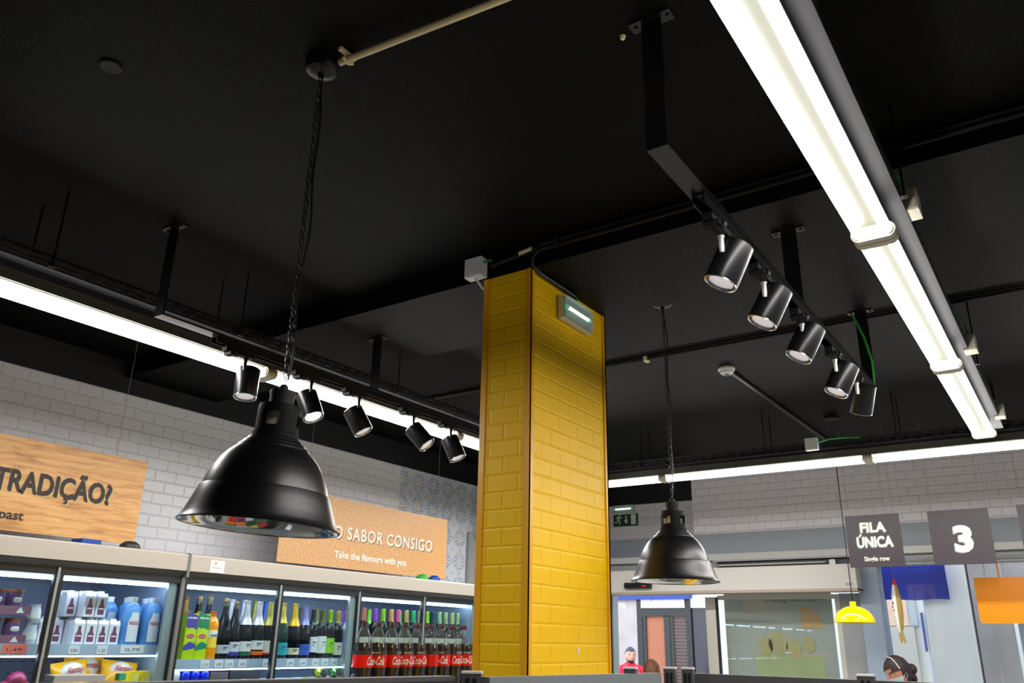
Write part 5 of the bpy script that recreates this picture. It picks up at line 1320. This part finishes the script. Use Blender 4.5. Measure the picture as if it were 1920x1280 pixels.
def person(loc, rz, H, skin, hair, top, label, tilt=(0, 0, 0), hair_style='short', mask=False, beard=False, band=False, legs=(40, 44, 60)):
    t = thing('person', label, 'person', loc, rz)
    s = H / 1.72
    P = lambda x, y, z: (x * s, y * s, z * s)
    J = [(P(0, 0, 0.92), .12 * s, .15 * s), (P(0, 0, 1.10), .10 * s, .135 * s), (P(0, 0, 1.30), .105 * s, .155 * s), (P(0, 0, 1.41), .07 * s, .10 * s), (P(0.005, 0, 1.50), .048 * s)]
    B = [(0, 1), (1, 2), (2, 3), (3, 4)]
    for sg in (-1, 1):
        k = len(J)
        J += [(P(0, sg * .17, 1.395), .055 * s), (P(0.0, sg * .215, 1.13), .043 * s), (P(0.13, sg * .20, 0.92), .034 * s), (P(0.17, sg * .195, 0.86), .026 * s, .034 * s)]
        B += [(3, k), (k, k + 1), (k + 1, k + 2), (k + 2, k + 3)]
        # five fingers
        for q in range(4):
            m0 = len(J); yy = sg * .195 + (q - 1.5) * 0.019
            J += [(P(0.20, yy, 0.825), .0095 * s), (P(0.215, yy, 0.79), .0085 * s), (P(0.205, yy, 0.765 + 0.006 * abs(q - 1.5)), .0075 * s)]
            B += [(k + 3, m0), (m0, m0 + 1), (m0 + 1, m0 + 2)]
        m0 = len(J)
        J += [(P(0.20, sg * .160, 0.855), .0105 * s), (P(0.225, sg * .150, 0.83), .009 * s)]
        B += [(k + 3, m0), (m0, m0 + 1)]
        k = len(J)
        J += [(P(0, sg * .09, 0.85), .085 * s), (P(0.02, sg * .10, 0.48), .058 * s), (P(0, sg * .10, 0.09), .038 * s), (P(0.12, sg * .11, 0.035), .032 * s, .042 * s)]
        B += [(0, k), (k, k + 1), (k + 1, k + 2), (k + 2, k + 3)]
    body = skin_mesh(J, B, 2)
    mb = MB(); mb.bm.from_mesh(body); bpy.data.meshes.remove(body)
    Rh = Euler(tilt).to_matrix().to_4x4(); hc = Vector(P(0.025, 0, 1.60))
    Mh = Matrix.Translation(hc) @ Rh @ Matrix.Scale(s, 4)
    hm = MB(); head_verts(hm.bm)
    for sg in (-1, 1): hm.ball((-0.008, sg * 0.073, -0.008), 1.0, 2, (0.018, 0.008, 0.030))
    hm.bm.transform(Mh)
    tmp = bpy.data.meshes.new('head_tmp'); hm.bm.to_mesh(tmp); hm.bm.free(); mb.bm.from_mesh(tmp); bpy.data.meshes.remove(tmp)
    o = mb.build('body', M['skin_' + skin], t)
    rm = o.modifiers.new('r', 'REMESH'); rm.mode = 'VOXEL'; rm.voxel_size = 0.0068; rm.use_smooth_shade = True
    bpy.context.view_layer.update()
    me = bpy.data.meshes.new_from_object(o.evaluated_get(bpy.context.evaluated_depsgraph_get()))
    o.modifiers.clear(); old = o.data; o.data = me; bpy.data.meshes.remove(old)
    # clothing
    tj = [(P(0, 0, 0.90), .125 * s, .16 * s), (P(0, 0, 1.10), .118 * s, .155 * s), (P(0, 0, 1.31), .12 * s, .172 * s), (P(0, 0, 1.425), .075 * s, .11 * s)]
    tbn = [(0, 1), (1, 2), (2, 3)]
    for sg in (-1, 1):
        k = len(tj)
        tj += [(P(0, sg * .175, 1.40), .068 * s), (P(0.0, sg * .22, 1.13), .056 * s), (P(0.12, sg * .205, 0.935), .046 * s)]
        tbn += [(3, k), (k, k + 1), (k + 1, k + 2)]
    tm = skin_mesh(tj, tbn, 2); c_ = MB(); c_.bm.from_mesh(tm)
    if not mask: c_.lathe([(0.062 * s, 1.43 * s), (0.075 * s, 1.46 * s), (0.078 * s, 1.50 * s), (0.070 * s, 1.515 * s), (0.06 * s, 1.50 * s)], 24)
    c_.build('jacket', col('top %d %d %d' % top, top, rough=0.8), t, smooth=80)
    lj = [(P(0, 0, 0.93), .118 * s, .155 * s)]; lb_ = []
    for sg in (-1, 1):
        k = len(lj); lj += [(P(0, sg * .09, 0.83), .098 * s), (P(0.02, sg * .10, 0.48), .072 * s), (P(0, sg * .10, 0.12), .055 * s)]; lb_ += [(0, k), (k, k + 1), (k + 1, k + 2)]
    lm = skin_mesh(lj, lb_, 2); c_ = MB(); c_.bm.from_mesh(lm); c_.build('trousers', col('legs', legs, rough=0.8), t, smooth=80)
    # hair, from the same head form
    hb = MB(); vs = head_verts(hb.bm, 4)
    kill = []
    for v in hb.bm.verts:
        x, y, z = v.co.x / 0.098, v.co.y / 0.076, v.co.z / 0.118
        line = (0.42 if x > 0.3 else 0.42 - (0.3 - x) * 1.15) if hair_style == 'short' else (0.42 if x > 0.45 else 0.42 - (0.45 - x) * 1.9)
        if abs(y) > 0.55 and x > 0.2 and hair_style != 'short': line = 0.15
        if z < max(line, -0.85): kill.append(v)
    bmesh.ops.delete(hb.bm, geom=kill, context='VERTS')
    g = 1.055 if hair_style == 'short' else 1.13
    for v in hb.bm.verts:
        n_ = 1 + (0.02 * math.sin(v.co.y * 160 + v.co.z * 90) + 0.015 * math.sin(v.co.x * 210 - v.co.y * 120)) * (0.5 if hair_style == 'short' else 1)
        v.co = v.co * g * n_
    bmesh.ops.solidify(hb.bm, geom=hb.bm.faces[:], thickness=0.008)
    if hair_style == 'bun': hb.ball((-0.115, 0, -0.02), 0.045, 3); hb.ball((-0.10, 0, -0.075), 0.03, 2, (1, 1, 1.7))
    hb.bm.transform(Mh)
    hb.build('hair', col('hair %d %d %d' % hair, hair, rough=0.55, bump=0.5, bscale=120), t, smooth=60)
    eyes = MB()
    for sg in (-1, 1): eyes.ball((0.0785, sg * 0.031, 0.008), 0.0105, 2)
    eyes.bm.transform(Mh); eyes.build('eyes', M['white'], t)
    ir = MB()
    for sg in (-1, 1):
        ir.ball((0.0865, sg * 0.031, 0.006), 0.0045, 2)
        ir.tube([(0.088, sg * 0.014, 0.028), (0.091, sg * 0.030, 0.034), (0.080, sg * 0.050, 0.028)], 0.0028, 6)
        ir.tube([(0.0885, sg * 0.020, 0.013), (0.0895, sg * 0.031, 0.0165), (0.083, sg * 0.043, 0.012)], 0.0018, 6)
    ir.bm.transform(Mh); ir.build('brows_and_irises', M['textblack'], t)
    if mask or beard:
        fm = MB(); vs = head_verts(fm.bm, 4); kill = []
        for v in fm.bm.verts:
            x, y, z = v.co.x / 0.098, v.co.y / 0.076, v.co.z / 0.118
            lim = -0.10 if mask else (-0.42 if x > 0.35 else -0.25)
            if z > lim or x < (0.12 if mask else 0.0) or z < -1.02: kill.append(v)
        bmesh.ops.delete(fm.bm, geom=kill, context='VERTS')
        for v in fm.bm.verts: v.co *= 1.045 if mask else 1.025
        bmesh.ops.solidify(fm.bm, geom=fm.bm.faces[:], thickness=0.003)
        if mask:
            for sg in (-1, 1): fm.tube([(0.02, sg * 0.078, -0.03), (-0.015, sg * 0.084, 0.0), (-0.02, sg * 0.084, -0.02), (0.01, sg * 0.072, -0.06)], 0.0015, 6)
        fm.bm.transform(Mh); fm.build('face_mask' if mask else 'beard', M['maskblue'] if mask else M['textblack'], t, smooth=60)
    if band:
        bd = MB(); pts = [(0.022, 0.088 * math.cos(a), 0.128 * math.sin(a) * 1.02) for a in [PI * (0.10 + 0.8 * k / 20) for k in range(21)]]
        bd.tube(pts, 0.0035, 6); bd.bm.transform(Mh); bd.build('headband', M['white'], t)
    return t
M['skin_warm'] = mat('warm_skin', srgb(188, 128, 96), rough=0.5)
M['skin_pale'] = mat('pale_skin', srgb(214, 160, 140), rough=0.5)
M['maskblue'] = mat('pale_mask_fabric', srgb(190, 216, 218), rough=0.8)
person((-1.27, 7.02, 0), math.radians(222), 1.585, 'warm', (40, 20, 22), (150, 150, 200), 'woman with dark tied-back hair, white headband and pale face mask looking down', tilt=(0, math.radians(22), 0), hair_style='bun', mask=True, band=True)
person((-5.62, 11.3, -0.15), math.radians(-50), 1.735, 'pale', (66, 60, 84), (236, 30, 70), 'man with cropped hair and dark beard in a bright red jacket outside the open doorway', hair_style='short', beard=True)
person((-3.40, 7.25, 0), math.radians(100), 1.50, 'warm', (104, 62, 30), (70, 60, 60), 'brown-haired person beyond the card holders, only the top of the head showing', hair_style='bun')
